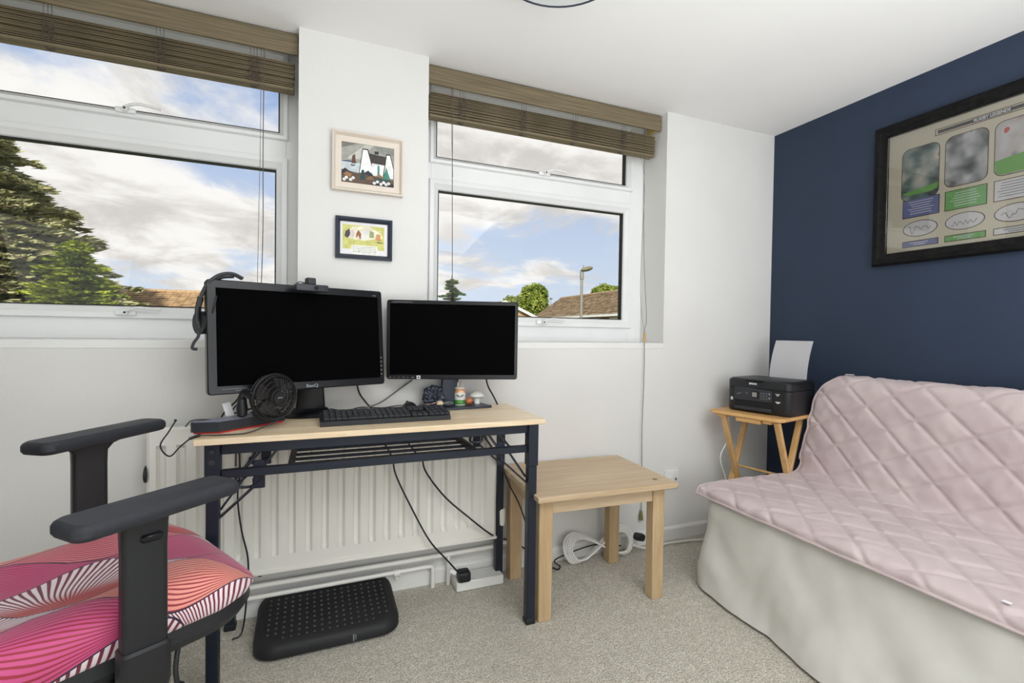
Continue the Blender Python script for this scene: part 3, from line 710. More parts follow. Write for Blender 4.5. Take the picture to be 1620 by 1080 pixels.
# ------------------------------------------------------------------ side table
t = thing('side_table', 'low square light beech side table on four chunky legs, right of the desk', 'table', (1.09, 1.81, 0), math.radians(-2.5))
Tz = .498
bm = new(); box(bm, -.325, -.235, Tz-.022, .300, .235, Tz, .002, 1); obj('tabletop', bm, BEECHX, t)
for x, y in ((-.30, -.19), (.212, -.19), (-.30, .14), (.205, .14)):
    bm = new(); box(bm, x, y, 0, x+.056, y+.05, Tz-.0225, .003, 1); obj('leg', bm, BEECHZ, t)
bm = new(); box(bm, -.244, -.182, Tz-.085, .212, -.164, Tz-.023, .001, 1); obj('apron', bm, BEECHX, t)
bm = new(); box(bm, -.244, .15, Tz-.085, .205, .17, Tz-.023, .001, 1); obj('apron', bm, BEECHX, t)
for x in (-.29, .235):
    bm = new(); box(bm, x, -.14, Tz-.085, x+.018, .14, Tz-.023, .001, 1); obj('side_apron', bm, BEECHX, t)
bm = new(); cyl(bm, (.235, -.165, Tz), (.235, -.165, Tz+.0006), .011, .011, 16); obj('cap', bm, mat('screw_cap', rgb(120, 100, 74), .5), t)

# ------------------------------------------------------------------ monitors
def monitor(name, label, c, yaw, tilt, W, Hh, bz, bev=.006):
    t = thing(name, label, 'monitor', c, yaw)
    R = RX(-tilt)
    bm = new(); bl, br_, bt, bb = bz
    x0, x1, z0, z1 = -W/2-bl, W/2+br_, -Hh/2-bb, Hh/2+bt
    rings = []
    for ins, y in ((.0, 0.0), (.0, .026), (.03, .045), (.10, .058)): rings.append([R@Vector((p[0], y, p[1])) for p in rrect(x0+ins, z0+ins, x1-ins, z1-ins, .010, 4)])
    front = [R@Vector((p[0], -.003, p[1])) for p in rrect(x0+.003, z0+.003, x1-.003, z1-.003, .008, 4)]
    inner = [R@Vector((p[0], -.003, p[1])) for p in rrect(-W/2, -Hh/2, W/2, Hh/2, .0005, 4)]
    inn2 = [R@Vector((p[0], .004, p[1])) for p in rrect(-W/2, -Hh/2, W/2, Hh/2, .0005, 4)]
    ringstack(bm, [inn2, inner, front]+rings, True); obj('housing', bm, BLACKG, t, ang=30)
    bm = new(); box(bm, -W/2, .0025, -Hh/2, W/2, .0038, Hh/2, M=R); obj('screen', bm, SCREEN, t, smooth=False)
    return t, R, (x0, x1, z0, z1)
MLc = (-.042, 1.842, 1.081)
t, R, bx = monitor('large_monitor', 'larger black monitor on the left with a headset and webcam on it', MLc, math.radians(20.5), math.radians(5.5), .552, .313, (.026, .018, .026, .026))
def onm(name, s, size, x, z, m=LOGOG, sx=1.15, bold=.0004):
    M = R@Matrix(((1, 0, 0, x), (0, 0, -1, -.0034), (0, 1, 0, z), (0, 0, 0, 1))); return text(name, s, size, m, t, M, .0002, False, sx, bold)
onm('brand_lettering', 'BenQ', .0155, .015, -.172)
bm = new()
for k in range(5): box(bm, .279, -.0036, -.145+.016*k, .284, -.003, -.141+.016*k, M=R)
box(bm, .255, -.0036, .162, .268, -.003, .164, M=R); box(bm, -.262, -.0036, -.1665, -.19, -.003, -.1655, M=R); box(bm, -.225, -.0036, -.1725, -.18, -.003, -.1715, M=R); obj('button_marks', bm, LOGOG, t, smooth=False)
bm = new(); Mi = mw(t).inverted()
sb = Mi@Vector((-.025, 1.955, DZ+.006))
# neck and oval foot, built in world space
rg = []
for z, hw, hd, yy in ((DZ+.02, .052, .016, 1.942), (DZ+.09, .047, .014, 1.938), (.97, .045, .014, 1.93), (1.02, .044, .012, 1.92)):
    rg.append([(p[0], p[1], z) for p in rrect(-.028-hw, yy-hd, -.028+hw, yy+hd, .008, 3)])
ringstack(bm, rg); obj('stand_neck', bm, BLACKG, t, world=True)
bm = new(); bm2 = [[(-.028+math.cos(a)*rx, 1.945+math.sin(a)*ry, z) for a in [2*PI*k/36 for k in range(36)]] for rx, ry, z in ((.112, .066, DZ+.001), (.114, .068, DZ+.006), (.11, .064, DZ+.011), (.07, .035, DZ+.016), (.058, .022, DZ+.03))]
ringstack(bm, bm2); obj('stand_base', bm, BLACKG, t, world=True)

MRc = (.510, 1.912, 1.0745)
t, R, bx = monitor('small_monitor', 'smaller black monitor on the right with its foot crowded by ornaments', MRc, math.radians(-15.8), math.radians(-1.2), .508, .288, (.0125, .0125, .015, .0185))
bm = new()
for k, wd in enumerate((.012, .006, .006, .009, .004, .014)): box(bm, -.256+.018*k, -.0036, -.156, -.256+.018*k+wd*.7, -.003, -.1535, M=R)
box(bm, -.245, -.0036, .1495, -.165, -.003, .1512, M=R)
obj('button_marks', bm, LOGOG, t, smooth=False)
bm = new(); box(bm, -.146, -.0036, -.1605, -.131, -.003, -.1475, M=R); obj('sticker', bm, LOGO, t, smooth=False)
bm = new(); box(bm, -.1425, -.0040, -.157, -.1345, -.0035, -.151, M=R); obj('sticker_centre', bm, CHARCO, t, smooth=False)
bm = new(); rg = []
for z, hw in ((DZ+.01, .042), (.9, .037), (1.0, .037)): rg.append([(p[0], p[1], z) for p in rrect(.520-hw, 1.985, .520+hw, 2.005, .006, 3)])
ringstack(bm, rg); box(bm, .485, 1.945, .97, .56, 1.99, 1.06, .004, 1); obj('stand_neck', bm, NAVYMET, t, world=True)
bm = new(); prism(bm, [(.375, 1.895), (.385, 1.89), (.683, 1.925), (.689, 1.932), (.655, 2.058), (.645, 2.063), (.40, 2.035), (.392, 2.028)], DZ+.001, DZ+.010, 'xy')
BASEM = mat('stand_plate', rgb(40, 46, 60), .35)
obj('stand_base', bm, BASEM, t, world=True)

# webcam
t = thing('webcam', 'black bar webcam clipped on the top edge of the larger monitor', 'camera', (-.03, 1.815, 1.262), math.radians(20.5))
bm = new(); box(bm, -.055, -.028, -.022, .055, .004, .002, .005, 2); obj('camera_bar', bm, CHARCO, t)
bm = new(); box(bm, -.012, -.008, .002, .018, .02, .026, .003, 1); obj('clip', bm, BLACKP, t)
bm = new(); cyl(bm, (.012, -.028, -.010), (.012, -.031, -.010), .008, .007, 16); obj('lens', bm, BLACKG, t)
bm = new(); tube(bm, [(-.05, .0, -.002), (-.04, -.01, .008), (-.02, -.005, .006), (-.03, .01, .003)], .0016, 6); obj('wire', bm, BLACKP, t)

# headset hung on the monitor's left corner
t = thing('headset', 'dark grey headset hanging over the top left corner of the larger monitor', 'headset', (-.32, 1.76, 1.1))
bm = new(); tube(bm, [(-.235, 1.79, 1.272), (-.262, 1.775, 1.284), (-.295, 1.765, 1.277), (-.325, 1.76, 1.25), (-.343, 1.76, 1.21), (-.350, 1.76, 1.175)], .011, 10, 6, .55)
tube(bm, [(-.262, 1.81, 1.278), (-.295, 1.80, 1.272), (-.325, 1.79, 1.25)], .009, 8, 5, .5)
obj('headband', bm, mat('headband_grey', rgb(66, 68, 72), .6), t, world=True)
bm = new(); tube(bm, [(-.345, 1.76, 1.205), (-.352, 1.762, 1.17), (-.353, 1.766, 1.135), (-.345, 1.77, 1.11)], .013, 10, 5, .6); obj('ear_yoke', bm, BLACKP, t, world=True)
bm = new(); cyl(bm, (-.352, 1.765, 1.125), (-.326, 1.785, 1.125), .038, .034, 24); ball(bm, (-.328, 1.785, 1.125), .033, (.5, .5, 1)); obj('ear_cup', bm, BLACKP, t, world=True)
bm = new(); tube(bm, [(-.35, 1.765, 1.10), (-.352, 1.76, 1.08), (-.362, 1.755, 1.062), (-.365, 1.75, 1.045), (-.352, 1.748, 1.042)], .005, 8, 5, .7); obj('microphone_boom', bm, CHARCO, t, world=True)
bm = new(); tube(bm, [(-.335, 1.78, 1.09), (-.333, 1.775, 1.06), (-.328, 1.775, 1.075), (-.322, 1.76, 1.13), (-.305, 1.738, 1.17), (-.297, 1.738, 1.21)], .0014, 6); obj('wire', bm, BLACKP, t, world=True)

# ------------------------------------------------------------------ things on the desk
# sound bar
a = Vector((-.283, 1.688)); b = Vector((-.108, 1.835)); ang = math.atan2(b.y-a.y, b.x-a.x)
t = thing('speaker_bar', 'grey bar speaker with a red underside at the left end of the desk', 'speaker', (a.x, a.y, DZ), ang)
L = (b-a).length
bm = new(); prism(bm, [(0, 0), (L, 0), (L, .05), (-.03, .06), (-.055, .058), (-.055, .05)] if False else [(.0, .0), (L, .0), (L-.005, .062), (-.048, .062), (-.048, .052)], .006, .036, 'xy')
obj('housing', bm, CHARCO, t, smooth=False)
bm = new(); prism(bm, [(.001, .001), (L-.001, .001), (L-.006, .061), (-.046, .061), (-.046, .052)], .0361, .0385, 'xy'); obj('top_panel', bm, mat('lilac_grey', rgb(120, 122, 140), .45), t, smooth=False)
bm = new(); prism(bm, [(.004, .004), (L-.004, .004), (L-.009, .058), (-.042, .058), (-.042, .053)], .0, .0058, 'xy'); obj('red_base', bm, RED, t, smooth=False)
# keyboard
t = thing('keyboard', 'black full size keyboard lying at the front of the desk', 'keyboard', (.005, 1.70, DZ), math.radians(1.0))
bm = new(); prism(bm, [(0, .0), (0, .012), (.003, .016), (.02, .019), (.14, .028), (.155, .026), (.155, .0)], 0, .445, 'yz'); obj('case', bm, BLACKP, t, ang=25)
bm = new()
for r in range(6):
    y = .016+r*.0208+(.006 if r == 5 else 0); z = .019+r*.0016
    x = .012; cols = 22
    for c in range(cols):
        xx = .012+c*.0195+(.004 if c > 14 else 0)+(.004 if c > 17 else 0)
        if r == 0 and 3 < c < 9:
            if c == 4: box(bm, xx, y, z, xx+.0195*5-.002, y+.0165, z+.007)
            continue
        if r in (2, 3) and 15 <= c <= 17: continue
        box(bm, xx, y, z, xx+.0172, y+.0165, z+.007)
obj('keys', bm, mat('key_black', rgb(34, 36, 41), .5), t, smooth=False, kind='stuff')
bm = new(); random.seed(12)
for r in range(6):
    for c in range(22):
        if r == 0 and 3 < c < 9: continue
        if r in (2, 3) and 15 <= c <= 17: continue
        xx = .012+c*.0195+(.004 if c > 14 else 0)+(.004 if c > 17 else 0); y = .016+r*.0208+(.006 if r == 5 else 0); z = .0264+r*.0016
        box(bm, xx+.004, y+.007, z, xx+.004+random.uniform(.003, .007), y+.0105, z+.0002)
obj('key_legends', bm, LOGOG, t, smooth=False, kind='stuff')
# mouse
t = thing('mouse', 'black computer mouse behind the keyboard', 'mouse', (.345, 1.965, DZ), math.radians(10))
bm = new(); ball(bm, (0, 0, .002), .031, (.95, 1.55, 1.05), 20, 14)
bmesh.ops.bisect_plane(bm, geom=list(bm.verts)+list(bm.edges)+list(bm.faces), plane_co=(0, 0, .0005), plane_no=(0, 0, -1), clear_outer=True)
obj('shell', bm, BLACKP, t)
bm = new(); cyl(bm, (-.004, .03, .0285), (.004, .03, .0285), .006, .006, 12); obj('wheel', bm, RUBBER, t)
# clip-on fan
t = thing('clip_fan', 'small black clip-on fan in front of the larger monitor', 'fan', (-.16, 1.77, DZ+.04))
FC = Vector((-.135, 1.735, .888)); fd = Vector((.62, -.78, -.05)).normalized()
Mf = T(*FC)@fd.to_track_quat('Z', 'Y').to_matrix().to_4x4()@Matrix.Scale(.88, 4)
bm = new()
def circ(r, z, n=32): return [Mf@Vector((r*math.cos(2*PI*k/n), r*math.sin(2*PI*k/n), z)) for k in range(n+1)]
for r, z, th in ((.082, .0, .005), (.079, .018, .0022), (.066, .026, .0016), (.05, .030, .0016), (.078, -.024, .003), (.05, -.034, .0018), (.030, .032, .003)): tube(bm, circ(r, z), th, 6, 0)
for k in range(44):
    a_ = 2*PI*k/44; c, s = math.cos(a_), math.sin(a_)
    tube(bm, [Mf@Vector((c*.028, s*.028, .032)), Mf@Vector((c*.06, s*.06, .029)), Mf@Vector((c*.08, s*.08, .014)), Mf@Vector((c*.082, s*.082, 0)), Mf@Vector((c*.078, s*.078, -.024)), Mf@Vector((c*.03, s*.03, -.036))], .0011, 4, 2)
obj('cage', bm, BLACKP, t, world=True)
for k in range(4):
    bm = new(); a0 = k*PI/2+.4
    def bl(u, v, a0=a0):
        a_ = a0+v*1.0+u*.35; r = .018+.052*u; return Mf@Vector((r*math.cos(a_), r*math.sin(a_), -.012+.022*v))
    grid(bm, 6, 8, bl); bmesh.ops.solidify(bm, geom=list(bm.faces), thickness=.0015); obj('blade', bm, BLADE, t, world=True)
bm = new(); cyl(bm, Mf@Vector((0, 0, -.03)), Mf@Vector((0, 0, .034)), .024, .021, 20); cyl(bm, Mf@Vector((0, 0, -.06)), Mf@Vector((0, 0, -.03)), .026, .03, 20); obj('hub', bm, BLACKP, t, world=True)
bm = new(); box(bm, -.010, -.0001, -.002, .010, .001, .002, M=Mf@T(0, 0, .035)@RX(PI/2)); obj('hub_mark', bm, LOGOG, t, world=True)
bm = new(); tube(bm, [Mf@Vector((-.08, 0, -.005)), (-.222, 1.745, .905), (-.228, 1.745, .87), (-.225, 1.748, .842)], .009, 8, 5); lathe(bm, [(.004, -.03), (.014, -.022), (.017, .0), (.013, .03), (.006, .036)], 14, T(-.228, 1.742, .852)); obj('clamp_arm', bm, BLACKP, t, world=True)
bm = new(); box(bm, -.20, 1.752, DZ+.0385, -.12, 1.80, DZ+.055, .004, 1); box(bm, -.185, 1.77, DZ+.052, -.145, 1.80, DZ+.08, .006, 1); obj('clamp_foot', bm, BLACKP, t, world=True)
# leads and label on the desk
bm = new(); tube(bm, [(.37, 2.05, .90), (.31, 2.04, .86), (.23, 2.0, .815), (.15, 1.985, .795), (.06, 1.99, .791), (-.03, 2.01, .791)], .0032, 8)
tag(obj('grey_monitor_lead', bm, mat('grey_lead', rgb(92, 92, 92), .5)), 'grey lead looping down behind the two monitors onto the desk', 'cable')
bm = new(); tube(bm, [(.135, 2.02, .93), (.15, 2.02, .86), (.175, 2.02, .82), (.20, 2.01, .79)], .0036, 8)
tag(obj('black_monitor_lead', bm, BLACKP), 'short black lead under the right side of the larger monitor', 'cable')
bm = new(); tube(bm, [(.665, 1.96, .95), (.68, 1.965, .88), (.71, 1.975, .83), (.735, 1.985, DZ+.004)], .0036, 8)
tag(obj('right_monitor_lead', bm, BLACKP), 'black lead running down from the smaller monitor to the desk edge', 'cable')
bm = new(); tube(bm, [(.335, 2.02, DZ+.012), (.30, 2.03, DZ+.01), (.24, 2.02, DZ+.006), (.16, 2.02, DZ+.012), (.10, 1.99, DZ+.006), (.04, 1.96, DZ+.02)], .0022, 6); tube(bm, [(.345, 2.0, DZ+.012), (.28, 1.985, DZ+.006), (.2, 1.98, DZ+.006), (.10, 1.95, DZ+.006)], .0018, 6)
tag(obj('mouse_lead', bm, BLACKP), 'thin black mouse lead curling over the desk to the monitor foot', 'cable')
bm = new()
tube(bm, [(-.24, 1.86, .93), (-.255, 1.86, .87), (-.29, 1.84, .83), (-.31, 1.83, DZ+.004)], .003, 6); tube(bm, [(-.17, 1.84, .88), (-.23, 1.85, .87), (-.27, 1.85, .83), (-.25, 1.84, DZ+.004)], .0024, 6)
tube(bm, [(-.15, 1.85, .86), (-.21, 1.86, .835), (-.28, 1.85, .815), (-.30, 1.84, DZ+.004)], .003, 6); tube(bm, [(-.17, 1.84, .85), (-.215, 1.85, .82), (-.235, 1.83, DZ+.004)], .0026, 6)
tag(obj('tangled_leads', bm, BLACKP), 'tangle of black leads behind the fan at the left of the desk', 'cable')
bm = new(); box(bm, -.012, 0, -.024, .012, .0008, .024, 0, 1, T(-.275, 1.80, .842)@RZ(.3)@RX(-.25)@RY(-.25)); 
tag(obj('paper_label', bm, PAPER), 'small white label tag on the leads behind the grey speaker', 'label')
bm = new(); tube(bm, [(-.12, 1.69, DZ+.03), (-.20, 1.66, DZ+.004), (-.28, 1.65, DZ+.004), (-.335, 1.645, DZ+.005), (-.37, 1.645, .765), (-.40, 1.65, .735), (-.425, 1.66, .765), (-.41, 1.68, .80), (-.395, 1.69, .83)], .0022, 6)
tube(bm, [(-.372, 1.70, .81), (-.36, 1.71, .825), (-.335, 1.72, .826), (-.31, 1.735, .822)], .0022, 6)
lathe(bm, [(.002, .0), (.0045, .003), (.0045, .03), (.002, .034)], 10, T(-.325, 1.66, DZ+.006)@RZ(.7)@RY(-PI/2-.2)); ball(bm, (-.395, 1.69, .832), .004)
tag(obj('loose_speaker_lead', bm, BLACKP), 'thin black lead with a jack looping off the left edge of the desk', 'cable')

# ornaments on the monitor foot
BZ = DZ+.010
t = thing('geode', 'dark rough crystal geode with a pale pink rim on the monitor foot', 'ornament', (.452, 2.0, BZ))
bm = new(); vs = bmesh.ops.create_icosphere(bm, subdivisions=5, radius=.037)['verts']
for v in vs:
    d = v.co.normalized(); k = noise.voronoi(v.co*95)[0][0]; v.co = d*(.031+k*.022+.006*nz(d.x, d.y, d.z, 3)); v.co.z *= 1.12; v.co.y *= .8
    v.co.z = max(v.co.z, -.030)
bm.transform(T(0, 0, .034)); obj('crystal', bm, mat('dark_crystal', rgb(46, 50, 66), .25, var=.5, vscale=60), t, smooth=False)
bm = new(); bm_pts = [(.036*math.cos(a_), .027*math.sin(a_), .010+.003*math.sin(3*a_)) for a_ in [2*PI*k/24 for k in range(25)]]
tube(bm, bm_pts, .0028, 6, 2); obj('rim', bm, mat('pink_rim', rgb(206, 172, 160), .6), t)
bm = new(); vs = ball(bm, (0, 0, 0), .013, (1.15, .9, .95), 20, 14)
for v in vs: v.co *= 1+.12*nz(v.co.x, v.co.y, v.co.z, 170)
o = obj('cream_shell', bm, mat('shell_cream', rgb(222, 198, 166), .5, var=.1, vscale=80)); o.location = (.468, 1.955, BZ+.013); tag(o, 'small cream shell in front of the dark geode', 'shell')
bm = new(); rg = []
for k in range(14):
    tt = k/13; r = .012*math.sin(PI*(.12+.80*tt))*(1+.10*math.sin(k*3)); rg.append([(tt*.044, r*math.cos(a_), r*math.sin(a_)) for a_ in [2*PI*j/14 for j in range(14)]])
ringstack(bm, rg); o = obj('grey_shell', bm, mat('shell_grey', rgb(86, 92, 94), .45, var=.25, vscale=90)); o.location = (.484, 1.955, BZ+.0125); tag(o, 'small grey ridged shell between the cream shell and the can', 'shell')
t = thing('novelty_can', 'little white and green can with an orange domed lid on the monitor foot', 'ornament', (.562, 1.985, BZ))
bm = new(); lathe(bm, [(.0225, 0), (.0238, .002), (.0238, .0475), (.0245, .049), (.0245, .051), (.022, .052)], 32); obj('can', bm, mat('can_white', rgb(238, 238, 234), .35), t)
bm = new(); lathe(bm, [(.0239, .004), (.02405, .0045), (.02405, .0225), (.0239, .023)], 32); obj('green_band', bm, mat('can_green', rgb(70, 142, 62), .4), t)
bm = new(); ball(bm, (0, 0, .055), .0225, (1, 1, 1.05), 24, 16); obj('domed_lid', bm, mat('can_orange', rgb(222, 158, 112), .45), t)
bm = new(); ball(bm, (0, -.006, .053), .0195, (.95, .95, .8), 20, 12); obj('pale_front', bm, mat('can_cream', rgb(240, 218, 196), .45), t)
bm = new(); lathe(bm, [(.021, .068), (.025, .070), (.021, .075), (.012, .080), (.003, .082)], 24); obj('cap', bm, mat('cap_white', rgb(232, 226, 216), .5), t)
for s in (-1, 1):
    bm = new(); prism(bm, [(-.0045, 0), (.0045, 0), (.004, .012), (.0008, .021), (-.003, .012)], -.002, .002, 'xz', T(s*.008, 0, .079)@RY(s*.10)); obj('upright_tab', bm, mat('cap_white', rgb(0, 0, 0)), t)
bm = new()
for k in range(11):
    if k == 5: continue
    a_ = -PI/2+(k-5)*.12-.25; M = RZ(a_+PI/2)@T(0, -.0241, .036+.0015*abs(k-5))
    box(bm, -.0011, -.0004, -.003, .0011, .0002, .003, M=M)
obj('can_lettering', bm, mat('ink', rgb(50, 50, 58)), t, smooth=False)
bm = new()
for k in range(7): box(bm, -.0012, -.0004, -.0012, .0012, .0002, .0012, M=RZ((k-3)*.14-.25)@T(0, -.0242, .014))
obj('band_marks', bm, mat('yellowish', rgb(196, 210, 110), .5), t, smooth=False)
bm = new(); vs = ball(bm, (0, 0, 0), .0145, (1.1, .85, 1.0), 24, 18)
for v in vs: v.co *= 1+.10*math.sin(math.atan2(v.co.z, v.co.x)*9+v.co.y*300)*.6
o = obj('orange_shell', bm, mat('shell_orange', rgb(196, 112, 66), .35, var=.3, vscale=70)); o.location = (.600, 1.975, BZ+.0155); tag(o, 'ribbed orange shell between the can and the white mushroom', 'shell')
t = thing('mushroom_ornament', 'white speckled mushroom ornament at the right of the monitor foot', 'ornament', (.640, 1.99, BZ))
PEAR = mat('speckled_white', rgb(232, 232, 226), .4, var=.08, vscale=120)
bm = new(); lathe(bm, [(.012, 0), (.0135, .002), (.0125, .012), (.013, .026), (.012, .03)], 24); obj('stem', bm, PEAR, t)
bm = new(); lathe(bm, [(.010, .024), (.027, .028), (.034, .034), (.033, .0375), (.024, .046), (.012, .053), (.002, .0555)], 32); obj('mushroom_cap', bm, PEAR, t)

# ------------------------------------------------------------------ footrest
t = thing('footrest', 'black studded footrest on the carpet below the desk', 'footrest', (.04, 1.915, 0), math.radians(1.0))
bm = new(); rg = []
def fz(y, h): return h+(.035 if h > .02 else 0)*max(0, (y+.17)/.34)
for ins, h in ((.012, .0), (.0, .008), (.0, .026), (.006, .040), (.018, .048), (.030, .0495), (.034, .047)):
    rg.append([(p[0], p[1], fz(p[1], h)) for p in rrect(-.245+ins, -.165+ins, .245-ins, .165-ins, .075-ins*.4, 8)])
ringstack(bm, rg); obj('platform', bm, RUBBER, t, ang=35)
me = None
for i in range(17):
    for j in range(10):
        x = -.20+.4*i/16+(.5*.4/16)*0; y = -.122+.244*j/9
        if abs(x) > .17 and abs(y) > .10: continue
        if me is None:
            bm = new(); lathe(bm, [(.0048, 0), (.0042, .0022), (.0025, .0034), (.0008, .0038)], 8); me = mesh_from('stud', bm); me.materials.append(mat('stud_rubber', rgb(62, 62, 64), .5))
        o = bpy.data.objects.new('stud', me); COL.objects.link(o); o.parent = t; o.location = (x, y, fz(y, .047)-.0004)
bm = new(); box(bm, .075, -.1655, .012, .079, -.1645, .036); box(bm, .083, -.1655, .016, .0855, -.1645, .034); obj('scuff', bm, LOGOG, t, smooth=False)

# ------------------------------------------------------------------ office chair
CA = math.radians(30)
CH = (-.474, 1.344)
t = thing('office_chair', 'black office chair with a pink and red patterned seat and adjustable arms', 'chair', (CH[0], CH[1], 0), CA)
# seat cushion in chair space: x forward, y left
def seat_ring(ins, z, n=10):
    pts = []
    for p in rrect(-.26+ins, -.245+ins, .292-ins, .25-ins, max(.02, .13-ins*.55), n): pts.append(p)
    return pts
def seat_top(x, y):
    # waterfall front, side wings, shallow hollow
    z = .552+.018*math.exp(-((x-.06)/.12)**2)
    z += .030*min(1, (abs(y)/.25)**2.2)*.6-.020*math.exp(-((x+.1)/.14)**2-(y/.15)**2)
    if x > .16: z -= .9*(x-.16)**2/.12*.5
    return z
bm = new(); rg = []
for ins, f in ((.020, 0), (.006, .12), (.0, .35), (.004, .62), (.02, .84), (.045, .95), (.08, 1.0), (.12, 1.0), (.16, 1.0), (.2, 1.0), (.23, 1)):
    r_ = []
    for p in seat_ring(min(ins, .235), 0):
        zt = seat_top(p[0], p[1]); zb0 = .452+.02*max(0, p[0])/.25
        if ins > .1: zt = seat_top(p[0], p[1])
        r_.append((p[0], p[1], zb0+(zt-zb0)*f))
    rg.append(r_)
ringstack(bm, rg)
bmesh.ops.subdivide_edges(bm, edges=list(bm.edges), cuts=1, use_grid_fill=True)
for v in bm.verts: v.co.z += .004*nz(v.co.x, v.co.y, 0, 18)
obj('seat', bm, SEATM, t, ang=60)
bm = new(); rg = []
for ins, z in ((.06, .405), (.02, .415), (.008, .435), (.012, .462)): rg.append([(p[0], p[1], z+.015*max(0, p[0])/.25) for p in seat_ring(ins, 0)])
ringstack(bm, rg); obj('seat_pan', bm, BLACKP, t, ang=35)
def loc(wx, wy, z):
    v = mw(t).inverted()@Vector((wx, wy, z)); return v
def arm(px, py, pz, pyaw, L, Wd, side, post, flare=0):
    # pad
    bm = new(); rg = []
    M = mw(t).inverted()@T(px, py, pz)@RZ(pyaw)
    for ins, z in ((.012, -.031), (.004, -.028), (.0, -.021), (.0, -.010), (.003, -.004), (.009, .0)):
        rg.append([M@Vector((p[0], p[1], z)) for p in rrect(-L/2+ins, -Wd/2+ins, L/2-ins, Wd/2-ins, .024-ins*.6, 6)])
    ringstack(bm, rg); arm_pad = obj('arm_pad', bm, ARMPAD, t, ang=30)
    # post: outer sleeve, inner sleeve, flared neck
    Pm = T(*post, 0)@RZ(CA)
    iv = mw(t).inverted()
    bm = new(); rg = []
    for z, hx, hy in ((.47, .036, .020), (pz-.15, .036, .019), (pz-.09, .036, .018), (pz-.058, .037, .019), (pz-.042, .037+.012*flare, .021), (pz-.028, .038+.045*flare, .022)):
        rg.append([iv@(Pm@Vector((p[0], p[1], z))) for p in rrect(-hx, -hy, hx, hy, .010, 4)])
    ringstack(bm, rg); up = obj('arm_post', bm, BLACKP, t, ang=35)
    bm = new(); rg = []
    for z, hx, hy in ((.385, .022, .016), (.40, .034, .024), (.43, .040, .027), (.50, .040, .027), (.505, .037, .022)):
        rg.append([iv@(Pm@Vector((p[0], p[1], z))) for p in rrect(-hx, -hy, hx, hy, .012, 4)])
    ringstack(bm, rg); obj('arm_sleeve', bm, BLACKP, t, ang=35)
    bm = new(); bar(bm, iv@(Pm@Vector((0, 0, .405))), iv@(Pm@Vector((0, side*.15, .395))), .07, .022, bev=.004); obj('arm_bracket', bm, BLACKP, t)
    bm = new(); M2 = iv@Pm@T(.008, side*-.020, pz-.065); box(bm, -.018, -.006, -.009, .018, .006, .006, .004, 1, M2); obj('height_button', bm, BLACKG, t)
arm(-.292, 1.118, .778, math.radians(45), .30, .100, 1, (-.308, 1.100))
arm(-.530, 1.570, .838, math.radians(60), .335, .085, -1, (-.562, 1.585), 1)
# mechanism, lever, column, base, backrest
bm = new(); box(bm, -.14, -.09, .365, .13, .09, .412, .012, 2); obj('mechanism', bm, BLACKP, t)
bm = new(); tube(bm, [loc(-.285, 1.27, .43), loc(-.287, 1.255, .40), loc(-.289, 1.24, .36), loc(-.285, 1.235, .325)], .0055, 8, 5); ball(bm, loc(-.284, 1.235, .318), .013, (1.1, .8, .8)); obj('lever', bm, BLACKP, t)
bm = new(); tube(bm, [loc(-.36, 1.225, .42), loc(-.30, 1.22, .425), loc(-.255, 1.235, .428)], .006, 8, 4); ball(bm, loc(-.255, 1.235, .43), .014, (1.3, .8, .7)); obj('tilt_lever', bm, BLACKP, t)
bm = new(); cyl(bm, (0, 0, .2), (0, 0, .37), .025, .025, 20); cyl(bm, (0, 0, .09), (0, 0, .23), .034, .03, 20); obj('gas_column', bm, BLACKP, t)
for k in range(5):
    a_ = 2*PI*k/5+.38; c, s = math.cos(a_), math.sin(a_)
    bm = new(); rg = []
    for d_, z, hw, hh in ((.03, .105, .03, .026), (.15, .098, .024, .02), (.24, .085, .02, .016)):
        rg.append([(c*d_-s*q[0], s*d_+c*q[0], z+q[1]) for q in rrect(-hw, -hh, hw, hh, .008, 3)])
    ringstack(bm, rg); bs = obj('base_arm', bm, BLACKP, t)
    bm = new()
    for q in (-.013, .013): cyl(bm, (c*.235-s*(q-.008), s*.235+c*(q-.008), .028), (c*.235-s*(q+.008), s*.235+c*(q+.008), .028), .028, .028, 18)
    cyl(bm, (c*.235, s*.235, .028), (c*.235, s*.235, .08), .008, .008, 8); obj('castor', bm, RUBBER, bs)
bm = new()
def bk(u, v):
    y = (u-.5)*.44; z = .62+v*.5
    return Vector((-.27-.05*v+.05*(2*abs(u-.5))**2-.02*math.sin(PI*v), y*(1-.15*v*v), z))
grid(bm, 14, 16, bk); bmesh.ops.solidify(bm, geom=list(bm.faces), thickness=.035); obj('backrest', bm, RUBBER, t)
bm = new(); bar(bm, (-.12, 0, .39), (-.30, 0, .42), .06, .02, bev=.004); bar(bm, (-.30, 0, .41), (-.33, 0, .95), .05, .02, (1, 0, 0), .004); obj('back_bar', bm, BLACKP, t)

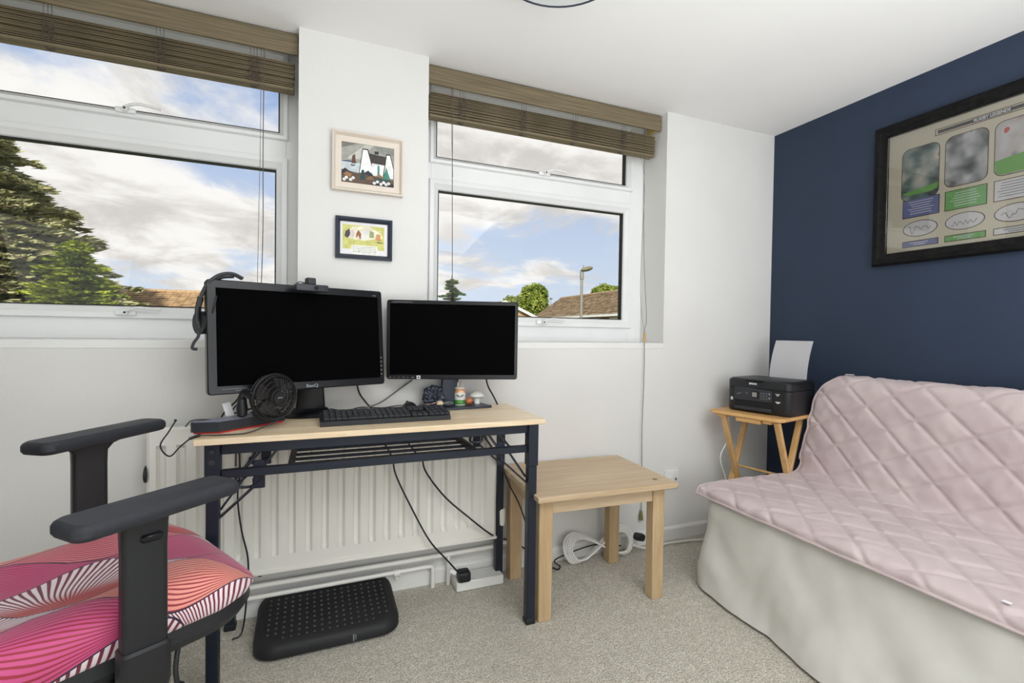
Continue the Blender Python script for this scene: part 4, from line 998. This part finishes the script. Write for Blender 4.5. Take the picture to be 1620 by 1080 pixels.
# ------------------------------------------------------------------ sofa bed and quilt
t = thing('sofa', 'sofa bed in a loose white cover against the navy wall', 'sofa', (2.05, .7, 0))
SX0, SX1, SY0, SY1 = 1.600, 2.46, -.45, 1.650
bm = new(); rings = []
def cover_ring(z, ins, flare, wr):
    base = rrect(SX0+ins, SY0+ins, SX1-ins, SY1-ins, .07, 8); pts = []
    # densify
    dens = []
    for k in range(len(base)):
        a_, b_ = Vector(base[k]), Vector(base[(k+1) % len(base)]); n_ = max(1, int((b_-a_).length/.018))
        for j in range(n_): dens.append(a_.lerp(b_, j/n_))
    c_ = Vector(((SX0+SX1)/2, (SY0+SY1)/2))
    for p in dens:
        nx, ny = 0, 0
        if p.x < SX0+ins+.07: nx = -1
        if p.x > SX1-ins-.05: nx = 0
        if p.y > SY1-ins-.07: ny = .55
        if p.y < SY0+ins+.07: ny = -.5
        fl = flare*(.55+.45*min(1, max(0, (1.55-p.y)/.6)))
        fold = 1.25*wr*(.012*nz(p.x, (p.y+z*1.4)*3.1, 7, 1.3)+.010*nz(p.x*.4, p.y*3.2-z*3.0, z*1.6, 1.7)+.007*nz(p.x, p.y*9-z*6, z*3, 1)+.004*nz(p.x, p.y*20, z*10, 1)
                   +.010*max(0, nz(p.x, (p.y-z*1.2)*5, 3, 1.2)))
        pts.append((p.x+nx*(fl+fold), p.y+ny*(fl*.35+fold), z))
    return pts
NZ = 30
for k in range(NZ+1):
    f = k/NZ; z = .012+.373*f
    rings.append(cover_ring(z, 0, .105*(1-f)**1.35, .4+.9*(1-f)**.8))
for ins, z in ((.004, .398), (.014, .410), (.034, .418), (.07, .421), (.2, .422), (.38, .422)): rings.append(cover_ring(z, ins, 0, .15))
n0 = len(rings[0]); rings = [r for r in rings]
# rings with other inset have other counts: resample all to n0
def resample(r, n):
    P_ = [Vector(p) for p in r]; P_.append(P_[0]); L_ = [0]
    for a_, b_ in zip(P_, P_[1:]): L_.append(L_[-1]+(b_-a_).length)
    out = []; j = 0
    for i in range(n):
        s = L_[-1]*i/n
        while L_[j+1] < s: j += 1
        q = (s-L_[j])/max(1e-9, L_[j+1]-L_[j]); out.append(P_[j].lerp(P_[j+1], q))
    return out
rings = [resample(r, n0) for r in rings]
ringstack(bm, rings); obj('seat_cover', bm, SOFAW, t, world=True, ang=80)
bm = new(); rg = []
for ins, z in ((.0, .40), (.0, .82), (.006, .845), (.02, .865), (.045, .872)):
    rg.append([(p[0], p[1], z) for p in rrect(2.345+ins-(.0 if z > .5 else .08), SY0+ins, 2.46-ins*.5, SY1-.035-ins, .05, 5)])
ringstack(bm, rg); obj('back_cover', bm, SOFAW, t, world=True)

q = thing('quilted_throw', 'pale pink diamond quilted throw covering the sofa back and seat', 'throw', (1.95, .7, .42))
path = smooth_path([(2.44, 0, .74), (2.44, 0, .86), (2.415, 0, .905), (2.37, 0, .915), (2.325, 0, .895), (2.30, 0, .82), (2.275, 0, .68), (2.245, 0, .54), (2.225, 0, .462), (2.195, 0, .437), (2.14, 0, .434), (2.0, 0, .432), (1.85, 0, .434), (1.70, 0, .434), (1.625, 0, .431), (1.592, 0, .418), (1.580, 0, .398)], 8)
Lc = [0]
for a_, b_ in zip(path, path[1:]): Lc.append(Lc[-1]+(b_-a_).length)
LT = Lc[-1]
def pathat(s):
    s = max(0, min(LT-1e-6, s)); lo = 0
    import bisect
    lo = min(len(Lc)-2, bisect.bisect_right(Lc, s)-1)
    f = (s-Lc[lo])/max(1e-9, Lc[lo+1]-Lc[lo]); p = path[lo].lerp(path[lo+1], f)
    a_ = max(0, lo-1); b_ = min(len(path)-1, lo+2); d = (path[b_]-path[a_]).normalized(); n = Vector((d.z, 0, -d.x))
    if n.x > 0 and abs(n.x) > .5 and s > .25: n = -n
    return p, n
YA, YB = 1.672, -.40
NU, NV = 280, 330
s_back = LT*.50
bm = new()
def quilt(u, v):
    s = u*LT; p, n = pathat(s)
    # orient normals up / toward the room
    if s < .10: n = Vector((1, 0, 0))
    else:
        if n.z < 0 and p.z < .5: n = -n
        if p.z >= .5 and n.x > 0 and s > .2: n = -n
        if s <= .2 and n.z < 0: n = -n
    # rounded shoulders at the top left of the back
    yl = YA
    if p.z > .5: yl = YA-.03*max(0, (p.z-.5)/.4)-.085*max(0, (p.z-.78)/.14)**2
    else: yl = YA-.006+.010*max(0, (2.1-p.x)/.5)
    y = yl+(YB-yl)*v
    uu = (y+s*1.10)/.165; vv = (y-s*1.75)/.25
    f1 = abs(math.sin(PI*uu)); f2 = abs(math.sin(PI*vv))
    seam = min(f1, f2); h = .0095*min(1, seam*2.6)**.6
    # drag wrinkles
    w = .0050*nz(y*2.2, s*9, 1, 2.2)+.0042*nz(y*12+s*8, s*3, 5, 1.6)+.0026*nz(y*30-s*14, s*16, 2, 1)
    w += .004*math.exp(-((p.z-.5)/.05)**2)*nz(y*5, s*5, 8, 1.5)*(1 if p.x > 2.1 else 0)
    w *= (.35+.65*min(1, seam*2))
    e = min(1, (v*2.07)/.018, ((LT-s)/.018) if s > .3 else 1)
    h = h*e+w
    yo = y+.006*nz(s*4, 3, 0, 1)+(.004*nz(s*22, 9, 0, 1) if v < .02 else 0)
    ed = (.010*nz(y*2.5, 7, 0, 1)+.005*nz(y*9, 4, 0, 1)) if u > .985 else 0
    return Vector((p.x+n.x*h+ed, yo, p.z+n.z*h-abs(ed)*.3))
vs = grid(bm, NU, NV, quilt)
obj('quilt', bm, THROW, q, world=True, ang=180)
md = q.children[0].modifiers.new('thick', 'SOLIDIFY'); md.thickness = .008; md.offset = -1
bm = new()
edge1 = [quilt(k/150, 0)+Vector((0, .001, 0)) for k in range(151)]; edge2 = [quilt(1, k/150) for k in range(151)]
tube(bm, edge1, .0055, 6, 0); tube(bm, edge2, .0055, 6, 0); obj('binding', bm, THROW, q, world=True)
bm = new(); box(bm, 0, 0, 0, .03, .035, .001, M=T(2.36, 1.50, .929)@RZ(.5)); obj('care_label', bm, PAPER, q, world=True)
bm = new(); box(bm, 0, 0, 0, .012, .016, .001, M=T(1.606, .63, .447)); obj('care_label', bm, PAPER, q, world=True)

# ------------------------------------------------------------------ folding tray table, printer, paper
PA = math.radians(-77)
TZ = .715
t = thing('folding_tray_table', 'small folding pine tray table with crossed legs behind the sofa end', 'table', (2.135, 1.80, 0), PA)
bm = new(); rg = []
for ins, z in ((.004, TZ-.018), (.0, TZ-.014), (.0, TZ-.005), (.004, TZ)):
    rg.append([(p[0], p[1], z) for p in rrect(-.215+ins, -.165+ins, .165-ins, .165-ins, .035, 6)])
ringstack(bm, rg); obj('tray_top', bm, PINEX, t)
bm = new(); box(bm, -.065, -.155, TZ-.040, .06, -.10, TZ-.0185, .002, 1); obj('catch_block', bm, PINEX, t)
for x in (-.15, .125):
    for s in (-1, 1):
        bm = new(); bar(bm, (x+(.010*s), -s*.14, TZ-.02), (x+(.010*s), s*.15, .0), .018, .028, (1, 0, 0), .002); obj('leg', bm, PINEZ, t)
# the legs open sideways as seen from the room
for s in (-1, 1):
    bm = new(); cyl(bm, (-.15, s*.03, .33+s*.07), (.125, s*.03, .33+s*.07), .007, .007, 10); obj('cross_dowel', bm, PINEZ, t)
bm = new(); box(bm, -.17, -.15, TZ-.034, -.13, .15, TZ-.0185, .002, 1); box(bm, .07, -.15, TZ-.034, .11, .15, TZ-.0185, .002, 1); obj('batten', bm, PINEX, t)

t = thing('printer', 'black inkjet printer on the folding table in the corner', 'printer', (2.065, 1.785, TZ), PA)
W_, D_, H_ = .325, .27, .172
bm = new(); rg = []
def pr(ins, z, r=.03): return [(p[0], p[1], z) for p in rrect(-W_/2+ins, ins, W_/2-ins, D_-ins, r, 6)]
ringstack(bm, [pr(.010, .0), pr(.002, .006), pr(0, .012), pr(0, .122), pr(.002, .124)]); body = obj('body', bm, BLACKP, t, ang=30)
bm = new(); ringstack(bm, [pr(.003, .124), pr(.0, .127), pr(0, .160), pr(.004, .167), pr(.012, .172)]); obj('scanner_lid', bm, BLACKP, t, ang=30)
bm = new(); box(bm, -.06, -.006, .160, .03, .02, .170, .003, 1); obj('lid_grip', bm, BLACKG, t)
bm = new(); prism(bm, [(-.118, .062), (.078, .062), (.078, .112), (.068, .122), (-.118, .130)], -.004, .003, 'xz'); pn = obj('control_panel', bm, CHARCO, t, smooth=False)
bm = new(); box(bm, -.118, -.003, .020, .078, .004, .058, .001, 1); obj('output_slot', bm, mat('slot_black', rgb(8, 8, 9), .7), t, smooth=False)
bm = new(); box(bm, -.112, -.014, .014, .078, .0, .030, .002, 1); obj('paper_tray', bm, CHARCO, t)
bm = new(); box(bm, -.028, -.0062, .078, .012, -.004, .112, .001, 1); obj('display_bezel', bm, BLACKG, pn)
bm = new(); box(bm, -.022, -.0068, .083, .002, -.0060, .106); obj('display', bm, mat('lcd_grey', rgb(146, 146, 140), .4), pn, smooth=False)
bm = new()
for i in range(3):
    for j in range(3): cyl(bm, (.024+.013*i, -.0045, .078+.013*j), (.024+.013*i, -.0042, .078+.013*j), .0045, .0045, 10)
cyl(bm, (.064, -.0045, .104), (.064, -.0042, .104), .006, .006, 12); cyl(bm, (.064, -.0045, .083), (.064, -.0042, .083), .006, .006, 12); cyl(bm, (-.052, -.0045, .098), (-.052, -.0042, .098), .005, .005, 12)
obj('buttons', bm, mat('button_grey', rgb(92, 96, 102), .5), pn, kind='stuff')
bm = new()
box(bm, -.088, -.0048, .094, -.085, -.0042, .097); box(bm, -.105, -.0048, .09, -.092, -.0042, .091)
box(bm, .091, -.0006, .106, .112, .001, .109); box(bm, .097, -.0006, .099, .106, .001, .103); box(bm, .092, -.0006, .067, .116, .001, .071); box(bm, .098, -.0006, .062, .110, .001, .066)
box(bm, .062, -.0048, .1035, .066, -.0046, .106); box(bm, .062, -.0048, .082, .066, -.0046, .085)
obj('printed_marks', bm, LOGO, t, smooth=False)
bm = new(); box(bm, -.139, -.0006, .055, -.128, .001, .070); obj('sticker', bm, LOGO, t, smooth=False)
bm = new(); box(bm, -.1355, -.0009, .059, -.1315, .0005, .066); obj('sticker_mark', bm, CHARCO, t, smooth=False)
text('brand_lettering', 'EPSON', .013, LOGO, t, Matrix(((1, 0, 0, -.022), (0, 0, -1, -.0008), (0, 1, 0, .148), (0, 0, 0, 1))), .0003, False, 1.0, .0005)
bm = new(); grid(bm, 6, 16, lambda u, v: Vector((.035+(u-.5)*.19, D_-.035+.012*v+.055*v*v, .165+.205*v)))
bmesh.ops.solidify(bm, geom=list(bm.faces), thickness=.0012); 
pw = mw(t); bm.transform(pw)
o = obj('sheet_of_paper', bm, PAPER); tag(o, 'white sheet of paper standing in the feed of the black printer', 'paper')

# ------------------------------------------------------------------ ceiling light
t = thing('ceiling_light', 'flush round frosted ceiling light with a dark blue rim at the top edge', 'light', (.655, 1.268, H))
bm = new(); tube(bm, [(.204*math.cos(2*PI*k/48), .204*math.sin(2*PI*k/48), -.085) for k in range(49)], .005, 8, 0); obj('rim', bm, DKBLUE, t)
bm = new(); lathe(bm, [(.02, -.092), (.12, -.091), (.201, -.087), (.202, -.083), (.19, -.078), (.03, -.078)], 48); obj('diffuser', bm, mat('frosted_glass', rgb(226, 228, 228), .35), t)
bm = new(); lathe(bm, [(.09, -.078), (.09, -.02), (.12, -.003), (.12, -.0005)], 32); obj('ceiling_rose', bm, UPVC, t)

# ------------------------------------------------------------------ outside
GZ = -2.8
LAWN = mat('lawn', rgb(112, 128, 74), .95, var=.3, vscale=.4)
bm = new(); box(bm, -80, 2.6, GZ-.5, 110, 110, GZ); o = obj('ground', bm, LAWN); o['kind'] = 'structure'
TILE = mat('roof_tile', rgb(154, 134, 106), .85, var=.35, vscale=3.2, bump=.5, bscale=30)
TILER = mat('roof_tile_orange', rgb(170, 142, 106), .85, var=.3, vscale=3, bump=.5, bscale=30)
BRICK = mat('brown_brick', rgb(136, 108, 90), .9, var=.25, vscale=4)
REND = mat('cream_render', rgb(214, 206, 190), .9, var=.05)
HW = mat('house_window_frame', rgb(236, 236, 232), .5)
HG = mat('house_window_glass', rgb(70, 80, 84), .15)
def roof_slope(name, e0, e1, r0, r1, m, parent, n, thick=.10, cut=None):
    """stepped tile courses between the eave e0-e1 and the ridge r0-r1; each course is one row of tiles"""
    e0, e1, r0, r1 = map(Vector, (e0, e1, r0, r1))
    nn = (e1-e0).cross(r0-e0).normalized()
    if nn.z < 0: nn = -nn
    bm = new(); random.seed(5)
    for k in range(n):
        f0, f1 = k/n, (k+1.15)/n; a, b = e0.lerp(r0, f0), e1.lerp(r1, f0); c, d = e1.lerp(r1, min(f1, 1)), e0.lerp(r0, min(f1, 1))
        seg = max(2, int((b-a).length/.33))
        for j in range(seg):
            g0, g1 = j/seg, (j+.96)/seg
            p = [a.lerp(b, g0), a.lerp(b, g1), d.lerp(c, g1), d.lerp(c, g0)]
            lift = nn*(thick*.5+random.uniform(0, .03)); back = nn*.004
            q_ = [bm.verts.new(x) for x in (p[0]+lift, p[1]+lift, p[2]+back, p[3]+back, p[0]-nn*.03, p[1]-nn*.03)]
            bm.faces.new((q_[0], q_[1], q_[2], q_[3])); bm.faces.new((q_[4], q_[5], q_[1], q_[0]))
    return obj(name, bm, m, parent, world=True, smooth=False, kind='stuff')
def win(parent, M, w, h):
    bm = new(); box(bm, -w/2, -.05, 0, w/2, .03, h, M=M); f = obj('window', bm, HW, parent, world=True, smooth=False)
    bm = new()
    for s in (-1, 1): box(bm, s*w/4-w*.19, -.06, h*.1, s*w/4+w*.19, -.04, h*.9, M=M)
    obj('pane', bm, HG, f, world=True, smooth=False)
# house seen at the right of the right window
t = thing('hip_roof_house', 'brown tiled house behind the lamp post in the right window', 'house', (18, 27, GZ))
bm = new(); box(bm, 15.75, 17, GZ, 20.2, 33.4, 2.25); obj('wall', bm, BRICK, t, world=True, smooth=False)
roof_slope('roof_tiles', (15.37, 16.5, 2.24), (15.37, 34, 2.24), (17.77, 16.5, 3.84), (17.77, 33.9, 3.84), TILE, t, 15)
roof_slope('roof_tiles', (20.2, 16.5, 2.24), (20.2, 34, 2.24), (17.8, 16.5, 3.84), (17.8, 33.9, 3.84), TILE, t, 15)
bm = new(); prism(bm, [(15.45, 2.2), (20.1, 2.2), (17.78, 3.78)], 16.6, 33.8, 'xz'); obj('roof', bm, TILE, t, world=True, smooth=False)
for k in range(46):
    if k == 0:
        bm = new(); lathe(bm, [(.10, 0), (.11, .01), (.11, .36), (.10, .37)], 10, RX(-PI/2)); mer = mesh_from('ridge_tile', bm); mer.materials.append(TILE)
    o = bpy.data.objects.new('ridge_tile', mer); COL.objects.link(o); o.parent = t; o.location = mw(t).inverted()@Vector((17.78, 16.6+.375*k, 3.84))
bm = new(); box(bm, 15.30, 16.5, 2.10, 15.42, 34, 2.24); obj('gutter', bm, HW, t, world=True, smooth=False)
for y in (21.0, 23.2, 25.6): win(t, T(15.75, y, .95)@RZ(-PI/2), 1.3, 1.1)
# gable in front of it
t = thing('gable_house', 'small tiled gable with a white barge board above the smaller monitor', 'house', (10.8, 28, GZ))
bm = new(); prism(bm, [(8.9, GZ), (12.6, GZ), (12.6, 2.15), (10.75, 2.95), (8.9, 2.15)], 28.1, 34, 'xz'); obj('wall', bm, TILER, t, world=True, smooth=False)
for s in (-1, 1):
    bm = new(); bar(bm, (10.75, 27.95, 3.02), (10.75+s*2.3, 27.95, 2.02), .12, .16); obj('barge_board', bm, HW, t, world=True, smooth=False)
    roof_slope('roof_tiles', (10.75+s*2.3, 28, 2.05), (10.75+s*2.3, 34, 2.05), (10.75, 28, 3.08), (10.75, 34, 3.08), TILER, t, 8)
# long roof in the left window
t = thing('long_roof_house', 'house with a long orange brown tiled roof beyond the left window', 'house', (-6, 26, GZ))
bm = new(); box(bm, -15, 22.4, GZ, 2.5, 29.6, 1.30); obj('wall', bm, REND, t, world=True, smooth=False)
roof_slope('roof_tiles', (-15.4, 22, 1.2), (2.9, 22, 1.2), (-15.4, 26, 2.72), (2.9, 26, 2.72), TILER, t, 16)
roof_slope('roof_tiles', (2.9, 30, 1.2), (-15.4, 30, 1.2), (2.9, 26, 2.72), (-15.4, 26, 2.72), TILER, t, 10)
bm = new(); prism(bm, [(22.1, 1.2), (29.9, 1.2), (26, 2.67)], -15.3, 2.8, 'yz'); obj('roof', bm, TILER, t, world=True, smooth=False)
for k in range(49):
    if k == 0:
        bm = new(); lathe(bm, [(.09, 0), (.10, .01), (.10, .36), (.09, .37)], 10, RY(PI/2)); mer = mesh_from('ridge_tile', bm); mer.materials.append(TILER)
    o = bpy.data.objects.new('ridge_tile', mer); COL.objects.link(o); o.parent = t; o.location = mw(t).inverted()@Vector((-15.4+.375*k, 26, 2.73))
# street lamp
t = thing('street_lamp', 'grey street lamp post outside the right window', 'lamp post', (9.86, 17, GZ))
LM = mat('galvanised', rgb(150, 148, 138), .5, metal=.3)
bm = new(); cyl(bm, (9.86, 17, GZ), (9.86, 17, 3.35), .065, .055, 14); cyl(bm, (9.86, 17, 3.3), (9.86, 17, 3.6), .08, .08, 12); obj('post', bm, LM, t, world=True)
bm = new(); ball(bm, (10.06, 16.95, 3.72), .28, (1, .55, .35), 18, 10, RY(-.25)); bar(bm, (9.84, 17, 3.6), (10.0, 17, 3.70), .12, .1); obj('lamp_head', bm, mat('lamp_head_grey', rgb(120, 112, 88), .5), t, world=True)
bm = new(); cyl(bm, (9.93, 17, 3.78), (9.93, 17, 3.87), .025, .025, 8); obj('sensor', bm, LM, t, world=True)
# aerial on the far roof
t = thing('roof_aerial', 'tiny thin aerial pole left of the brown tiled roof', 'aerial', (19.95, 40, GZ))
bm = new(); cyl(bm, (19.95, 40, GZ), (19.95, 40, 4.4), .03, .03, 6); obj('pole', bm, LM, t, world=True)
bm = new(); ball(bm, (19.95, 40, 4.3), .17, (1, 1, .5), 10, 6); obj('aerial_head', bm, LM, t, world=True)

def leafmat(name, a, b, s=1.2):
    m = bpy.data.materials.new(name); m.use_nodes = True; nt = m.node_tree; bs = nt.nodes['Principled BSDF']
    tc = nt.nodes.new('ShaderNodeTexCoord'); n = noisen(nt, tc.outputs['Object'], s, 3); n2 = noisen(nt, tc.outputs['Object'], 14, 2)
    nt.links.new(mixc(nt, (n*.6+n2*.4).step(.38, .62), a, b), bs.inputs['Base Color']); bs.inputs['Roughness'].default_value = .7
    bs.inputs['Specular IOR Level'].default_value = .2
    return m
CED = leafmat('cedar_needles', rgb(112, 114, 78), rgb(186, 184, 134)); CONI = leafmat('bright_conifer', rgb(84, 104, 26), rgb(176, 184, 60), 2)
LEAF = leafmat('broad_leaves', rgb(84, 104, 36), rgb(154, 164, 74), 1.0); DARKC = leafmat('dark_conifer', rgb(58, 84, 46), rgb(108, 128, 62), 1.5)
BARK = mat('bark', rgb(96, 80, 62), .9, var=.3, vscale=3)
def cards(name, pts, m, parent):
    """pts: list of (centre, long axis, side axis) for two-triangle leaf sprays"""
    vs = []; fs = []
    inv = mw(parent).inverted()
    for c, l, s in pts:
        k = len(vs)
        vs += [tuple(inv@(c-l)), tuple(inv@(c+s)), tuple(inv@(c+l)), tuple(inv@(c-s))]; fs.append((k, k+1, k+2, k+3))
    me = bpy.data.meshes.new(name); me.from_pydata(vs, [], fs); me.materials.append(m)
    o = bpy.data.objects.new(name, me); COL.objects.link(o); o.parent = parent; o['kind'] = 'stuff'; return o
def rv(s=1): return Vector((random.uniform(-s, s), random.uniform(-s, s), random.uniform(-s, s)))
def conifer(name, label, x, y, zb0, zt, rbase, tiers, m, per, dens, rise, leaf, seed, top=.05, group=None):
    random.seed(seed); t = thing(name, label, 'tree', (x, y, GZ))
    bm = new(); cyl(bm, (x, y, GZ), (x, y, zt), .35 if rbase > 2 else .12, .03, 10); obj('trunk', bm, BARK, t, world=True)
    pts = []; bm = new()
    for k in range(tiers):
        f = (k+random.uniform(-.3, .3))/tiers; f = max(0, min(1, f)); zk = zb0+(zt-zb0)*f; R_ = rbase*((1-f)**.75+top)
        for j in range(per):
            a_ = random.uniform(0, 2*PI); L_ = R_*random.uniform(.62, 1.12); z = zk+random.uniform(-.6, .6)*(zt-zb0)/tiers; d = Vector((math.cos(a_), math.sin(a_), 0)); sd = Vector((-d.y, d.x, 0))
            def bp(q): return Vector((x, y, z))+d*(L_*q)+Vector((0, 0, rise*L_*q-.16*L_*q*q))
            tube(bm, [bp(0), bp(.5), bp(1)], .02+.02*(rbase > 2), 4, 2)
            for i in range(dens):
                q = random.uniform(.12, 1)**.8; wdt = .30*L_*(1-q)+.10*rbase*.5
                c = bp(q)+sd*random.uniform(-wdt, wdt)+Vector((0, 0, random.uniform(-.10, .08)*leaf*3))
                l = (d*random.uniform(.5, 1)+sd*random.uniform(-.7, .7)+Vector((0, 0, random.uniform(-.1, .35)))).normalized()*leaf*random.uniform(.6, 1.2)
                s = l.cross(rv()).normalized()*leaf*.22
                pts.append((c, l, s))
    obj('branches', bm, BARK, t, world=True); cards('foliage', pts, m, t); return t
def broad(name, label, x, y, blobs, m, n, leaf, seed):
    random.seed(seed); t = thing(name, label, 'tree', (x, y, GZ)); bm = new(); cyl(bm, (x, y, GZ), (x, y, blobs[0][2]), .3, .12, 8)
    for bx_, by_, bz_, br_ in blobs: tube(bm, [(x, y, blobs[0][2]-1.5), (bx_, by_, bz_-br_*.3), (bx_, by_, bz_+br_*.4)], .06, 5, 3)
    obj('trunk', bm, BARK, t, world=True); pts = []; tot = sum(b[3]**2 for b in blobs)
    for bx_, by_, bz_, br_ in blobs:
        for i in range(int(n*br_**2/tot)):
            d = rv().normalized()*random.uniform(.55, 1)**.5; c = Vector((bx_, by_, bz_))+Vector((d.x*br_, d.y*br_, d.z*br_*1.05))*(1+.22*nz(d.x, d.y, d.z, 2.7))
            l = (rv()+Vector((.5, 0, .3))).normalized()*leaf*random.uniform(.6, 1.2); s = l.cross(rv()).normalized()*leaf*.4; pts.append((c, l, s))
    cards('foliage', pts, m, t); return t
conifer('cedar_tree', 'large spreading cedar filling the left of the left window', -10.6, 20, -.8, 7.6, 5.5, 40, CED, 19, 120, .10, .22, 11, .12)
conifer('garden_conifer', 'small bright green conifer in front of the large cedar', -5.95, 16, -.2, 3.3, 1.75, 24, CONI, 20, 90, .30, .10, 5, .05)
conifer('distant_cedar', 'distant dark conifer just above the smaller monitor', 10.5, 40, 0, 5.9, 2.2, 12, DARKC, 7, 55, .15, .26, 9, .05)
broad('windblown_tree', 'broad green tree beyond the gable in the right window', 19.6, 45, [(20.2, 45, 3.4, 1.9), (18.6, 45, 3.0, 1.4), (20.8, 45, 4.9, 1.15), (17.9, 45, 3.9, .8), (21.2, 45, 2.6, 1.2), (19.9, 45, 5.2, .7)], LEAF, 15000, .22, 6)
broad('round_tree', 'rounded green tree top behind the brown tiled roof', 32.6, 50, [(32.2, 50, 5.3, 1.7), (33.8, 50, 5.2, 1.6), (31.2, 50, 4.6, 1.2)], LEAF, 8000, .24, 8)

# repeats share a group phrase
for g, names in (('computer monitors on the desk', ('large_monitor', 'small_monitor')), ('blinds over the two windows', ('wooden_blind', 'wooden_blind.001')),
                 ('pictures hung between the windows', ('cottage_painting', 'small_print')), ('shells on the monitor foot', ('cream_shell', 'grey_shell', 'orange_shell')),
                 ('tiled houses outside', ('hip_roof_house', 'gable_house', 'long_roof_house')), ('trees outside', ('cedar_tree', 'garden_conifer', 'distant_cedar', 'windblown_tree', 'round_tree'))):
    for n in names:
        if n in bpy.data.objects: bpy.data.objects[n]['group'] = g
